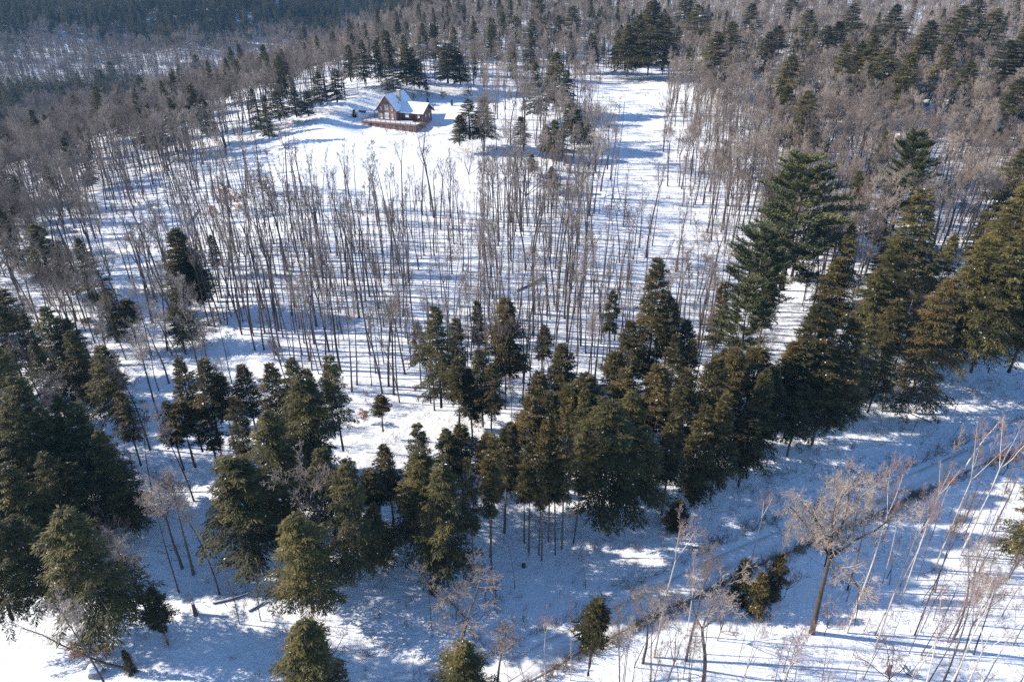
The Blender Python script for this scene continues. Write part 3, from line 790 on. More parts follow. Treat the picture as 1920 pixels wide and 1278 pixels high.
 ("s", 1438, 80, 0, 0, 40, ""), ("s", 1458, 66, 0, 0, 44, ""), ("h", 1682, 32, 0, 0, 62, ""), ("h", 1640, 95, 0, 0, 60, ""), ("h", 1742, 62, 0, 0, 76, ""), ("h", 1830, 18, 0, 0, 70, ""), ("h", 1858, 40, 0, 0, 60, ""), ("h", 1722, 84, 0, 0, 60, ""), ("h", 1800, 36, 0, 0, 60, ""),
 ("h", 1478, 188, 0, 0, 52, "left one of two olive hemlocks side by side above the right-hand hardwoods"), ("h", 1514, 204, 0, 0, 54, "right one of two olive hemlocks side by side above the right-hand hardwoods"), ("h", 1888, 100, 0, 0, 84, ""), ("h", 1925, 85, 0, 0, 80, ""), ("h", 1820, 138, 0, 0, 44, ""), ("h", 1484, 130, 0, 0, 56, ""), ("h", 1610, 105, 0, 0, 60, ""), ("h", 1662, 118, 0, 0, 60, ""), ("h", 1580, 110, 0, 0, 50, ""), ("h", 1905, 175, 0, 0, 60, ""), ("h", 1705, 130, 0, 0, 56, ""), ("h", 1775, 110, 0, 0, 50, ""),
 ("h", 1310, 30, 0, 0, 60, ""), ("h", 1285, 10, 0, 0, 60, ""), ("h", 1560, 360, 1545, 470, 50, ""), ("h", 1470, 360, 1460, 520, 60, ""),
]
KEY = {"h": "hemlock", "s": "spruce", "p": "pine", "y": "young", "r": "russet"}
DEFH = {"h": 18.5, "s": 16.0, "p": 24.0, "y": 4.0, "r": 18}
px_far = lambda ty, tx: ty < 220 and tx > 1250
con_xy = []
for k, tx, ty, bx, by, w, lab in CON:
    if by:
        x, y = cast(bx, by)
        z = gz(x, y)
        u = (639 - ty) / FOC                                   # height at which the top meets the photo row
        H = (y * (u * CP - SP)) / (CP + u * SP) + CAM_Z - z
        H = max(3.0, min(H, 34.0))
    else:
        H = DEFH[k] * prng.uniform(0.88, 1.12)
        x, y = cast(tx, ty, H)
        if px_far(ty, tx): H *= 1.25; w *= 1.4
    zc = y * CP - (gz(x, y) + H / 2 - CAM_Z) * SP
    hi = k == "s" and by > 640 and w <= 66                   # crowded spruces carry their crowns high on bare poles
    plant(KEY[k], x, y, H, w * 0.5 * zc / FOC * (1.14 if (k == "h" and by > 640 and lab) else 1.0 if by > 640 else 1.3 if 0 < by < 340 else 1.0), label=lab or None, var=prng.choice((1, 3, 6, 7)) if hi else prng.choice((3, 6, 7, 8, 9)) if (k == "h" and by > 640 and (560 < bx < 1690 or bx > 1760) and not lab) else prng.choice((0, 1, 2, 4, 5)) if k == "h" else prng.choice((0, 2, 5)) if (k == "s" and by < 420) else None)
    con_xy.append((x, y))
con_xy = np.array(con_xy)
# open ground kept in front of the far conifers, as in the photo where they stand clear of the hardwoods
far_c = con_xy[con_xy[:, 1] > 235]
con_xy = np.concatenate([con_xy] + [far_c * (1 - s / np.hypot(far_c[:, :1], far_c[:, 1:])) for s in (3.5, 7.0, 10.5, 14.0)])

# ------------------------------------------------------------------ the rest of the wood: sown by area
def inside(poly, px, py):
    c = np.zeros(px.shape, bool); n = len(poly)
    for i in range(n):
        x1, y1 = poly[i]; x2, y2 = poly[(i + 1) % n]
        m = ((y1 > py) != (y2 > py)) & (px < (x2 - x1) * (py - y1) / ((y2 - y1) or 1e-9) + x1)
        c ^= m
    return c

# (outline of the trunk bases in the photo, trees per square metre)
CLEAR = [
 ([(395, 330), (470, 255), (560, 228), (650, 200), (700, 182), (850, 178), (890, 230), (900, 290), (890, 330), (850, 388), (650, 388), (560, 365), (470, 350), (430, 352)], 0.0),
 ([(225, 400), (330, 425), (415, 405), (425, 425), (330, 470), (262, 520), (215, 530), (205, 450)], 0.0),
 ([(1120, 145), (1252, 145), (1246, 260), (1238, 330), (1262, 420), (1345, 478), (1345, 515), (1240, 470), (1172, 400), (1146, 330), (1118, 260)], 0.0),
 ([(600, 765), (700, 780), (760, 800), (760, 870), (650, 865), (600, 800)], 0.004),
 ([(1690, 790), (1960, 690), (2150, 640), (2150, 700), (1960, 850), (1700, 930), (1500, 1020), (1150, 1180), (900, 1340), (600, 1340), (620, 1240), (700, 1130), (940, 1110), (1100, 1070), (1240, 985), (1450, 880)], 0.0012),
 ([(-200, 1180), (420, 1130), (600, 1180), (620, 1400), (-200, 1400)], 0.0015),
 ([(1640, 640), (1960, 640), (1960, 690), (1700, 740)], 0.0),
]
BARE_ZONES = CLEAR + [
 ([(1110, 350), (1262, 420), (1420, 500), (1400, 600), (1240, 580), (1120, 470)], 0.026),
 ([(1180, 1200), (1500, 1040), (1960, 870), (2250, 1500), (1000, 1650)], 0.0),
 ([(230, 330), (450, 345), (700, 385), (700, 440), (440, 460), (230, 400)], 0.062),
 ([(200, 330), (450, 345), (860, 385), (1110, 350), (1340, 500), (1420, 640), (1300, 690), (1000, 770), (780, 770), (640, 730), (430, 650), (230, 530)], 0.140),
 ([(-250, 150), (250, 150), (640, 185), (470, 255), (395, 335), (225, 400), (205, 530), (120, 700), (-250, 700)], 0.065),
 ([(1250, 60), (2150, 60), (2150, 430), (1900, 480), (1620, 560), (1420, 620), (1345, 480), (1262, 420), (1238, 330), (1250, 145)], 0.095),
 ([(560, -200), (2150, -200), (2150, 60), (1250, 60), (1252, 145), (1120, 145), (850, 178), (640, 190), (250, 150)], 0.065),
 ([(-250, 560), (330, 600), (640, 730), (640, 780), (400, 900), (300, 1040), (-250, 1040)], 0.032),
 ([(860, 180), (1120, 145), (1120, 260), (1150, 350), (1000, 360), (900, 330)], 0.034),
 ([(640, 730), (1900, 640), (1900, 760), (1450, 880), (950, 1100), (380, 1130), (300, 1040)], 0.007),
]
BIRCH_ZONES = [([(1200, 1215), (1500, 1060), (1960, 890), (2300, 1600), (900, 1700)], 0.062)]
SAP_ZONES = CLEAR[:3] + [([(1200, 1215), (1500, 1060), (1960, 890), (2300, 1600), (900, 1700)], 0.10),
 ([(1500, 1000), (1960, 850), (1960, 720), (1700, 800)], 0.010), ([(560, 1330), (1000, 1240), (1240, 1030), (900, 1110), (600, 1150)], 0.008),
 ([(230, 900), (420, 1000), (520, 1160), (280, 1200)], 0.05), (BARE_ZONES[10][0], 0.006)]
CON_ZONES = CLEAR + [
 ([(-250, 600), (220, 720), (290, 900), (260, 1030), (-250, 1060)], 0.022),
 ([(640, 780), (1300, 690), (1420, 660), (1900, 560), (1900, 660), (1650, 740), (1450, 860), (950, 1080), (500, 1060), (400, 900)], 0.008),
 ([(1600, 560), (2150, 380), (2150, 640), (1900, 640), (1640, 640)], 0.020),
 ([(250, 120), (560, -100), (1250, -200), (1260, 60), (1250, 140), (1120, 140), (850, 176), (640, 186), (420, 235), (250, 200)], 0.0045),
 ([(1250, -100), (2150, -100), (2150, 330), (1700, 300), (1260, 170)], 0.0022),
 ([(-250, 200), (420, 235), (200, 420), (150, 620), (-250, 620)], 0.003),
 ([(1400, 300), (2150, 330), (2150, 430), (1620, 560), (1420, 560)], 0.003),
]
def sow(zones, dmax, mind, seed, rect=(-420, 420, 26, 640), avoid=None, avoid_r=2.0):
    r = np.random.default_rng(seed)
    n = int((rect[1] - rect[0]) * (rect[3] - rect[2]) * dmax)
    x = r.uniform(rect[0], rect[1], n); y = r.uniform(rect[2], rect[3], n)
    px, py, zc = project(x, y, ground(x, y))
    d = np.zeros(n); done = np.zeros(n, bool)
    for poly, dens in zones:
        m = inside(poly, px, py) & ~done
        d[m] = dens; done |= m
    clump = np.maximum(0.08, 1.0 + 1.3 * vnoise(x, y, 14, seed + 1) + 1.3 * vnoise(x, y, 5, seed + 2))
    keep = (r.uniform(size=n) < d * clump / dmax) & (px > -260) & (px < 2180) & (py < 1560)
    # beyond the ridge line the far wood takes over
    xr = np.interp(y, [-600, 0, 215, 330, 440, 700], [-480, -380, -225, -112, -62, -12])
    keep &= (xr - x) < 60
    keep &= np.hypot(x - HOUSE[0], y - HOUSE[1]) > 20
    dr = np.min(np.hypot(x[:, None] - road_c[None, ::4, 0], y[:, None] - road_c[None, ::4, 1]), 1) if n < 60000 else np.full(n, 99)
    keep &= dr > 3.2
    if avoid is not None and len(avoid):
        idx = np.nonzero(keep)[0]
        da = np.min(np.hypot(x[idx, None] - avoid[None, :, 0], y[idx, None] - avoid[None, :, 1]), 1)
        keep[idx[da < avoid_r]] = False
    out, cells = [], {}
    for i in np.nonzero(keep)[0]:
        c = (int(x[i] // mind), int(y[i] // mind))
        if any((x[i] - a) ** 2 + (y[i] - b) ** 2 < mind * mind for u in (-1, 0, 1) for v in (-1, 0, 1) for a, b in cells.get((c[0] + u, c[1] + v), ())): continue
        cells.setdefault(c, []).append((x[i], y[i])); out.append((x[i], y[i]))
    return np.array(out).reshape(-1, 2)

def rank_split(P, Hs, n):
    zc = P[:, 1] * CP + (CAM_Z - ground(P[:, 0], P[:, 1])) * SP
    px, py, _ = project(P[:, 0], P[:, 1], ground(P[:, 0], P[:, 1]) + Hs * 0.6)
    s = Hs / zc * np.where((px > -20) & (px < 1940) & (py > -20) & (py < 1290), 1, 0.0)
    order = np.argsort(-s)
    order_in = [i for i in order if s[i] > 0]
    first = order_in[:n]
    rest = np.setdiff1d(np.arange(len(P)), first)
    return np.array(first, int), rest

stuff_points = {"bare": [], "pole": [], "hemlock": [], "birch": [], "sapling": []}

bp = sow(BARE_ZONES, 0.24, 1.3, 31, avoid=con_xy, avoid_r=2.2)
bh = np.clip(rng.normal(16.8, 3.0, len(bp)), 8, 23)
bh *= np.interp(bp[:, 1], [0, 120, 121, 250, 290, 400], [0.92, 0.92, 1.0, 0.95, 0.80, 0.72])
f, rest = rank_split(bp, bh, 300)
def in_stand(x_, y_):
    a, b, _ = project(x_, y_, ground(x_, y_))
    return inside(BARE_ZONES[10][0], a, b)
for i in f: plant("bare", *bp[i], bh[i], var=prng.randrange(10, 16) if bool(in_stand(bp[i][:1], bp[i][1:])[0]) and prng.random() < 0.8 else prng.randrange(10))
stand = in_stand(bp[:, 0], bp[:, 1])
stuff_points["pole"] = [(bp[i][0], bp[i][1], bh[i]) for i in rest if stand[i]]
rest = [i for i in rest if not stand[i]]
stuff_points["bare"] += [(bp[i][0], bp[i][1], bh[i]) for i in rest]

cp_ = sow(CON_ZONES, 0.03, 2.2, 32, avoid=con_xy, avoid_r=2.6)
ch = np.clip(rng.normal(15.5, 2.6, len(cp_)), 8, 21)
f, rest = rank_split(cp_, ch, 150)
n_spr = 0
for i in f:
    px_, py_, _ = project(*cp_[i], gz(*cp_[i]))
    plant("spruce" if (py_ > 640 and px_ > 300 and prng.random() < 0.6) else "hemlock", *cp_[i], ch[i])
stuff_points["hemlock"] += [(cp_[i][0], cp_[i][1], ch[i]) for i in rest]

oak_xy = np.array([cast(1522, 1186)])
bp2 = sow(BIRCH_ZONES, 0.10, 1.3, 33, avoid=np.concatenate([oak_xy, oak_xy * 0.9]), avoid_r=6.0)
h2 = np.clip(rng.normal(15, 2.4, len(bp2)), 9, 20)
f, rest = rank_split(bp2, h2, 110)
for i in f: plant("birch" if prng.random() < 0.35 else "bare", *bp2[i], h2[i], tilt=(prng.gauss(0, 0.03), prng.gauss(0.0, 0.045)), rot=prng.uniform(0, 6.28), rad=h2[i] * (0.085 if prng.random() < 0.7 else 0.115))
sp = sow(SAP_ZONES, 0.16, 0.9, 34, avoid=oak_xy, avoid_r=4.5)
sh = np.clip(rng.normal(7.0, 2.0, len(sp)), 3, 11)
f, rest = rank_split(sp, sh, 230)
for i in f: plant("sapling", *sp[i], sh[i], tilt=(prng.gauss(0, 0.035), prng.gauss(0.0, 0.045)))

# ------------------------------------------------------------------ plants that stand out one by one
def plant_px(kind, bx, by, ty, label, w=None, **kw):
    x, y = cast(bx, by); z = gz(x, y)
    u = (639 - ty) / FOC
    H = max(0.8, (y * (u * CP - SP)) / (CP + u * SP) + CAM_Z - z)
    zc = y * CP - (z + H / 2 - CAM_Z) * SP
    return plant(kind, x, y, H, (w * (0.36 if kind == "birch" else 0.5) * zc / FOC) if w else None, label=label, **kw)

# the old oak that stands alone by the road: trunk, limbs and twigs of its own
ox, oy = cast(1522, 1186)
u = (639 - 872) / FOC
OH = (oy * (u * CP - SP)) / (CP + u * SP) + CAM_Z - gz(ox, oy)
t_, c_ = bare_tree(611, H=OH, cb=0.42, spread=0.135, nb=126, rt=0.33, fork=9, twig_r=0.013, dens=0.9, up=0.10, low=5)
oak = thing("oak_tree", "spreading bare oak with thick dark trunk standing alone below the road", "tree", (ox, oy, gz(ox, oy)), 0.6, None, (0, R(-10)))
obj("trunk", mesh_from("oak_trunk", [(*t_, "oak_bark")], smooth=True), oak)
obj("crown", mesh_from("oak_crown", [(*c_, "twig")]), oak)

plant_px("birch", 1000, 735, 615, "pinkish bare birch in front of the broad pyramidal spruce", 70)
plant_px("dead", 1102, 862, 752, "pale grey dead spruce among dark green tops in the middle of the wood", 66)
plant_px("dead", 1652, 770, 560, "bleached dead spire left of the russet hemlock", 50, var=0)
plant_px("dead", 1628, 750, 572, "second bleached dead spire, shorter, just left of the first", 44, var=1)
plant_px("birch", 1403, 1078, 925, "white birch rising from the shaded road edge left of the oak", 60)
plant_px("birch", 1023, 1276, 1140, "slim white birch with forked top near the bottom of the road", 60)
plant_px("birch", 1070, 1275, 1130, "thin pale birch right beside the slim fork-topped one", 40)
plant_px("birch", 1797, 900, 765, "twisted pale birch with purplish twigs just above the road at right", 74)
plant_px("birch", 1588, 1186, 862, "tall cream birch leaning right beside the old oak", 70, var=1, tilt=(0, 0.015))
plant_px("birch", 1640, 1215, 925, "second leaning birch with forked white top, right of the oak", 64, var=1, tilt=(0, 0.015))
plant_px("birch", 1752, 1068, 800, "thick pale birch bole with snow on its side in the right-hand birch grove", 80, var=3, tilt=(0, 0.015))
plant_px("birch", 1800, 1040, 790, "tallest of the clustered birches near the right edge below the road", 84, var=3, tilt=(0, 0.015))
plant_px("bare", 1715, 1190, 905, "dark bare stem leaning right in front of the birch grove", 60, var=7, tilt=(0, 0.015))
plant_px("bare", 1770, 1275, 1010, "dark reddish trunk rising from the bottom edge at right", 66, var=1, tilt=(0, 0.015))
plant_px("bare", 1205, 1242, 1085, "broken-topped bare tree with two pale stubs below the road", 70, var=5)
plant_px("bare", 1315, 1300, 1080, "dark forked bare tree with purplish twigs at the bottom edge", 110, var=3)
plant_px("bare", 932, 1292, 1170, "bare branching tree at the bottom edge right of the rounded olive hemlock", 70, var=6)
plant_px("bare", 860, 1290, 1105, "many-stemmed bare tree fanning upward behind the rounded olive hemlock", 150, var=3)
for (bx, by, ty, lab) in ((283, 1172, 1005, "bare trunk beside its twin right of the large feathery hemlock"), (300, 1182, 990, "dark-footed bare trunk, closer twin right of the large feathery hemlock"),
                         (363, 1076, 900, "grey bare trunk alone in the shaded gully"), (336, 1110, 905, "thin curved bare trunk left of the gully"), (342, 1065, 890, "reddish bare trunk in the gully with flaking bark")):
    plant_px("bare", bx, by, ty, lab, 70)
for (bx, by, ty, w, lab) in ((160, 1238, 1200, 64, "orange-leaved beech sapling under the large feathery hemlock"), (200, 1236, 1205, 50, "paler orange beech sapling beside the first under the feathery hemlock"),
                            (428, 398, 345, 40, "rusty beech sapling on the open slope left of the bare stand"), (450, 408, 362, 34, "second rusty beech sapling below the open slope's first"), (405, 418, 385, 30, "low rusty beech brush at the lane's upper end"),
                            (803, 187, 172, 16, "small orange beech behind the cabin's garden spruce"), (830, 187, 172, 22, "bushy orange beech at the yard's back edge"), (876, 186, 168, 30, "broad tan beech thicket at the back corner of the yard"), (776, 188, 176, 14, "orange beech sprig behind the cabin roof"),
                            (682, 795, 768, 34, "rusty beech sapling at the sunny gap's left edge"), (897, 808, 780, 30, "orange beech among trunks under the middle conifers"), (812, 640, 610, 24, "withered beech left of the rounded hemlock"), (168, 620, 596, 40, "brown beech brush in the left-hand thicket"), (700, 275, 262, 14, "red-brown bush on the snow below the deck"), (500, 292, 284, 18, "reddish low bush on the open snow left of the cabin")):
    plant_px("beech", bx, by, ty, lab, w)
for (bx, by, ty, w, lab) in ((1090, 372, 288, 96, "large rounded bare thicket tree below the broad dark hemlock"), (1035, 392, 318, 70, "brownish bare thicket left of the large rounded one"), (985, 388, 300, 80, "wide purplish bare thicket below the snowy greyish spruce"),
                            (925, 372, 292, 76, "round bare thicket below the dark conifer pair"), (880, 345, 272, 52, "greenish-grey bare thicket at the conifer pair's foot"), (1660, 1285, 1215, 90, "purplish bare shrub round a stump at the bottom right"), (1345, 1200, 1120, 70, "dense brown shrub by the small twin spruces"),
                            (1470, 1120, 1060, 50, "tan twiggy shrub left of the oak's trunk"), (1545, 1190, 1130, 54, "brown brush at the oak's foot"), (590, 1290, 1215, 120, "bare pinkish bush before the bottom olive hemlock"), (230, 1075, 965, 60, "reddish-topped bare thicket right of the large feathery hemlock"),
                            (855, 1160, 1105, 60, "pale upright bush at the front foot of the narrow hemlock"), (1880, 890, 835, 60, "yellowish bare willow bush by the road at right"), (1560, 1100, 1060, 40, "low bush on the sunny bank above the oak"), (1690, 975, 935, 40, "russet bush on the road bank right of the oak"),
  (725, 252, 232, 34, "brown brush under the left half of the cabin deck"), (762, 254, 233, 36, "brown brush under the middle of the cabin deck"), (798, 253, 230, 34, "brown brush under the right end of the cabin deck"), (822, 246, 228, 26, "grey brush beside the cabin's right gable")):
    plant_px("shrub", bx, by, ty, lab, w)
plant_px("young", 665, 220, 206, "round dark spruce on the snow left of the cabin", 11)
plant_px("young", 802, 198, 184, "snow-topped little spruce in the yard behind the cabin", 8)
plant_px("young", 847, 198, 187, "little spruce farthest out in the cabin yard", 6)
plant_px("young", 813, 207, 198, "thin little spruce by the cabin's far gable", 4)
plant_px("young", 815, 1112, 1062, "tiny spruce under the front-edge hemlocks", 22)
plant_px("young", 248, 1262, 1222, "tiny spruce on sunny snow at the feathery hemlock's foot", 20)

# ------------------------------------------------------------------ masses: one object each, spread over their points
def scatter(name, pts, protos, seed, H0, lean=0.03, kind_jit=0.12, zoff=0.0):
    pts = np.asarray(pts, float); n = len(pts)
    r = np.random.default_rng(seed)
    me = bpy.data.meshes.new(name)
    me.vertices.add(n)
    me.vertices.foreach_set("co", np.column_stack([pts[:, 0], pts[:, 1], ground(pts[:, 0], pts[:, 1]) + zoff]).astype(np.float32).ravel())
    a = me.attributes.new("turn", 'FLOAT_VECTOR', 'POINT')
    a.data.foreach_set("vector", np.column_stack([r.normal(0, lean, n), r.normal(0, lean, n), r.uniform(0, 6.283, n)]).astype(np.float32).ravel())
    s = pts[:, 2] / H0
    a = me.attributes.new("size", 'FLOAT_VECTOR', 'POINT')
    sx = s * r.normal(1, kind_jit, n).clip(0.7, 1.4)
    a.data.foreach_set("vector", np.column_stack([sx, sx, s]).astype(np.float32).ravel())
    a = me.attributes.new("pick", 'INT', 'POINT')
    a.data.foreach_set("value", r.integers(0, len(protos), n).astype(np.int32))
    o = obj(name, me); o["kind"] = "stuff"
    nt = bpy.data.node_groups.new(name, 'GeometryNodeTree')
    nt.interface.new_socket("Geometry", in_out='INPUT', socket_type='NodeSocketGeometry')
    nt.interface.new_socket("Geometry", in_out='OUTPUT', socket_type='NodeSocketGeometry')
    gin = nt.nodes.new("NodeGroupInput"); gout = nt.nodes.new("NodeGroupOutput")
    iop = nt.nodes.new("GeometryNodeInstanceOnPoints")
    jn = nt.nodes.new("GeometryNodeJoinGeometry")
    for p in protos:
        oi = nt.nodes.new("GeometryNodeObjectInfo"); oi.inputs[0].default_value = p
        g2i = nt.nodes.new("GeometryNodeGeometryToInstance")
        nt.links.new(oi.outputs["Geometry"], g2i.inputs[0]); nt.links.new(g2i.outputs[0], jn.inputs[0])
    def attr(nm, ty):
        k = nt.nodes.new("GeometryNodeInputNamedAttribute"); k.data_type = ty; k.inputs["Name"].default_value = nm
        return next(q for q in k.outputs if q.enabled and q.name == "Attribute")
    nt.links.new(gin.outputs[0], iop.inputs["Points"]); nt.links.new(jn.outputs[0], iop.inputs["Instance"])
    iop.inputs["Pick Instance"].default_value = True
    nt.links.new(attr("pick", 'INT'), iop.inputs["Instance Index"])
    nt.links.new(attr("turn", 'FLOAT_VECTOR'), iop.inputs["Rotation"])
    nt.links.new(attr("size", 'FLOAT_VECTOR'), iop.inputs["Scale"])
    nt.links.new(iop.outputs[0], gout.inputs[0])
    md = o.modifiers.new("spread", 'NODES'); md.node_group = nt
    return o

bare_protos = [combined(*p["raw"]) for p in PROTO["bare"][:10]]
pole_protos = [combined(*p["raw"]) for p in PROTO["bare"][10:]]
con_protos = [combined(*p["raw"]) for p in PROTO["hemlock"][:4]] + [combined(*PROTO["spruce"][0]["raw"])]
lowb, lowc = [], []
for i in range(4):
    t, c = bare_tree(700 + i, H=18.0, cb=0.45, spread=0.20, nb=12, rt=0.18, twig_r=0.026, dens=0.75, low=0, fork=(0, 2, 0, 3)[i])
    lowb.append(combined(t, c, "bark", "twig"))
    t, f_, ti, sn, bo = conifer(("hemlock", "hemlock", "spruce", "hemlock")[i], 720 + i, 18.0, (3.2, 2.8, 2.4, 3.5)[i], 0.12, 80, ks=3, sz=1.5)
    lowc.append(combined(t, f_, "conifer_bark", "hemlock", ti, None, bo))
scatter("hardwood_forest", stuff_points["bare"], bare_protos, 41, 19.0)
scatter("hardwood_stand_forest", stuff_points["pole"], pole_protos, 47, 19.0)
scatter("conifer_forest", stuff_points["hemlock"], con_protos, 42, 19.0)

# the valley and the far hill
r = np.random.default_rng(50)
n = 110000
x = r.uniform(-900, 500, n); y = r.uniform(330, 1250, n)
xr = np.interp(y, [-600, 0, 215, 330, 440, 700, 1300], [-480, -380, -225, -112, -62, -12, 60])
far = ((xr - x) > 60) | (y > 640)
px, py, zc = project(x, y, ground(x, y))
far &= (px > -80) & (px < 2000) & (py > -90) & (py < 330)
mix_n = vnoise(x, y, 110, 61) + 0.6 * vnoise(x, y, 40, 62)
conmask = mix_n + np.interp(py, [-60, 20, 50, 75, 100, 170, 200, 330], [0.9, 0.75, 0.5, 0.05, -0.45, -0.45, 0.2, 0.2]) + np.where(px < 60, 0.25, 0) + np.where((px > 380) & (px < 640) & (py < 110), 0.5, 0) - np.where(px > 950, 0.55, 0)
u = r.uniform(size=n)
ci = far & (conmask > 0.05) & (u < 0.42)
bi = far & (~(conmask > 0.05) & (u < 0.7) | (conmask < 0.45) & (u > 0.8))
scatter("far_conifer_forest", np.column_stack([x[ci], y[ci], np.clip(r.normal(16, 3.5, ci.sum()), 7, 24)]), lowc, 43, 18.0)
scatter("far_hardwood_forest", np.column_stack([x[bi], y[bi], np.clip(r.normal(14, 2.5, bi.sum()), 8, 19)]), lowb, 44, 18.0)

# dry weeds standing out of the snow, brush along the road bank
tufts = []
for i in range(4):
    r_ = np.random.default_rng(800 + i); k = 9
    p0 = np.column_stack([r_.normal(0, 0.16, (k, 2)), np.full(k, -0.1)]); hh = r_.uniform(0.35, 1.0, k)
    p1 = p0 + np.column_stack([r_.normal(0, 0.14, (k, 2)), hh]); p2 = p1 + np.column_stack([r_.normal(0, 0.18, (k, 2)), hh * 0.4])
    o_ = bpy.data.objects.new("proto", mesh_from("proto", [(*prisms(np.concatenate([p0, p1, p1]), np.concatenate([p1, p2, p2 + r_.normal(0, 0.12, (k, 3))]), np.full(3 * k, 0.015), np.full(3 * k, 0.009)), "reed")]))
    tufts.append(o_)
n = 30000
x = r.uniform(-90, 170, n); y = r.uniform(28, 300, n)
px, py, zc = project(x, y, ground(x, y))
strip = inside(CLEAR[4][0], px, py)
dens = np.where(strip, 0.75, 0.16) * (0.6 + 1.6 * vnoise(x, y, 9, 71) + 1.2 * vnoise(x, y, 3, 72))
dens = np.where(inside(CLEAR[0][0], px, py), 0.02, dens)
dr = np.min(np.hypot(x[:, None] - road_c[None, ::6, 0], y[:, None] - road_c[None, ::6, 1]), 1)
k = (r.uniform(size=n) < dens) & (px > -100) & (px < 2020) & (py < 1340) & (dr > 2.4)
scatter("dry_weeds", np.column_stack([x[k], y[k], r.uniform(0.5, 1.15, k.sum())]), tufts, 45, 1.0, 0.15)
m = 800
ti_ = r.integers(0, len(road_c), m); off = -1.95 - np.abs(r.normal(0, 0.42, m))
p = road_c[ti_] + road_n[ti_] * off[:, None] + r.normal(0, 0.3, (m, 2))
k = vnoise(p[:, 0], p[:, 1], 8, 73) + 0.5 * vnoise(p[:, 0], p[:, 1], 3, 74) > -0.22
p = p[k]
off2 = 2.5 + np.abs(r.normal(0, 0.5, 260)); ti2 = r.integers(0, len(road_c), 260)
p = np.concatenate([p, road_c[ti2] + road_n[ti2] * off2[:, None]])
scatter("roadside_undergrowth", np.column_stack([p, r.uniform(0.5, 1.3, len(p))]), tufts, 46, 1.0, 0.2)

# broken twigs and bark lying on the snow under the trees
lit = []
for i in range(3):
    r_ = np.random.default_rng(830 + i); k_ = 9
    p0 = np.column_stack([r_.normal(0, 0.7, (k_, 2)), np.full(k_, 0.02)]); an = r_.uniform(0, 6.28, k_); ln = r_.uniform(0.25, 1.1, k_)
    p1 = p0 + np.column_stack([np.cos(an) * ln, np.sin(an) * ln, r_.uniform(-0.02, 0.12, k_)])
    lit.append(bpy.data.objects.new("proto", mesh_from("proto", [(*prisms(p0, p1, np.full(k_, 0.022), np.full(k_, 0.010)), "reed")])))
n = 14000
x = r.uniform(-170, 190, n); y = r.uniform(30, 260, n)
px, py, zc = project(x, y, ground(x, y))
k = (px > -60) & (px < 1980) & (py < 1320) & ~inside(CLEAR[0][0], px, py) & (vnoise(x, y, 11, 76) + 0.7 * vnoise(x, y, 4, 77) > -0.05) & (np.hypot(x - HOUSE[0], y - HOUSE[1]) > 24)
scatter("twig_litter", np.column_stack([x[k], y[k], r.uniform(0.7, 1.3, k.sum())]), lit, 48, 1.0, 0.05, zoff=0.03)

# ------------------------------------------------------------------ fallen trunks, a boulder, stumps
def ground_line(pts, lift, rad):
    w = [cast(*q) for q in pts]
    return [(a, b, gz(a, b) + h) for (a, b), h in zip(w, lift)]
LOGS = [([(1703, 773), (1725, 784), (1747, 794)], 0.2, "dark fallen log on blue snow below the russet hemlock"), ([(400, 1131), (432, 1124), (467, 1113)], 0.16, "fallen log on snow at the mouth of the gully"),
        ([(466, 1146), (484, 1136), (500, 1127)], 0.13, "short fallen log right of the gully mouth"), ([(968, 546), (996, 534), (1020, 520)], 0.25, "fallen trunk slanting across the middle hardwood stand"),
        ([(350, 424), (362, 408), (374, 392)], 0.22, "fallen trunk at the upper end of the snowy lane"), ([(310, 314), (322, 305), (334, 297)], 0.22, "fallen trunk on the open slope at the far left of the clearing"),
        ([(880, 1098), (908, 1103), (932, 1106)], 0.1, "thin fallen pole in front of the bare-stemmed spruces"), ([(660, 1096), (680, 1080), (702, 1062)], 0.14, "fallen stem beside the open-stemmed hemlock"),
        ([(1688, 1245), (1700, 1262), (1715, 1272)], 0.15, "curved fallen branch beside the bottom-right stump")]
for pts, rd, lab in LOGS:
    q = np.array(ground_line(pts, [rd * 0.7, rd * 0.9, rd * 1.1], rd))
    c0 = q[0].copy()
    q2 = np.column_stack([np.interp(np.linspace(0, 2, 9), [0, 1, 2], q[:, i]) for i in range(3)]) - c0
    t = thing("fallen_log", lab, "log", tuple(c0), group="fallen logs in the snow")
    obj("trunk", mesh_from("fallen_trunk", [(*tube(q2, np.linspace(rd, rd * 0.6, 9), 8), "bark")], smooth=True), t)
    r_ = np.random.default_rng(int(pts[0][0])); ii = r_.integers(1, 8, 7)
    e = q2[ii] + np.column_stack([r_.normal(0, 0.5, (7, 2)), r_.uniform(0.2, 0.9, 7)])
    obj("stub", mesh_from("fallen_stub", [(*prisms(q2[ii], e, np.full(7, rd * 0.28), np.full(7, 0.015), 4), "bark")]), t)
    sw = tube(q2 + np.array([0, 0, rd * 0.55]), np.linspace(rd * 0.8, rd * 0.45, 9), 7)
    obj("snow_cap", mesh_from("fallen_snow", [(*sw, "tree_snow")], smooth=True), t)
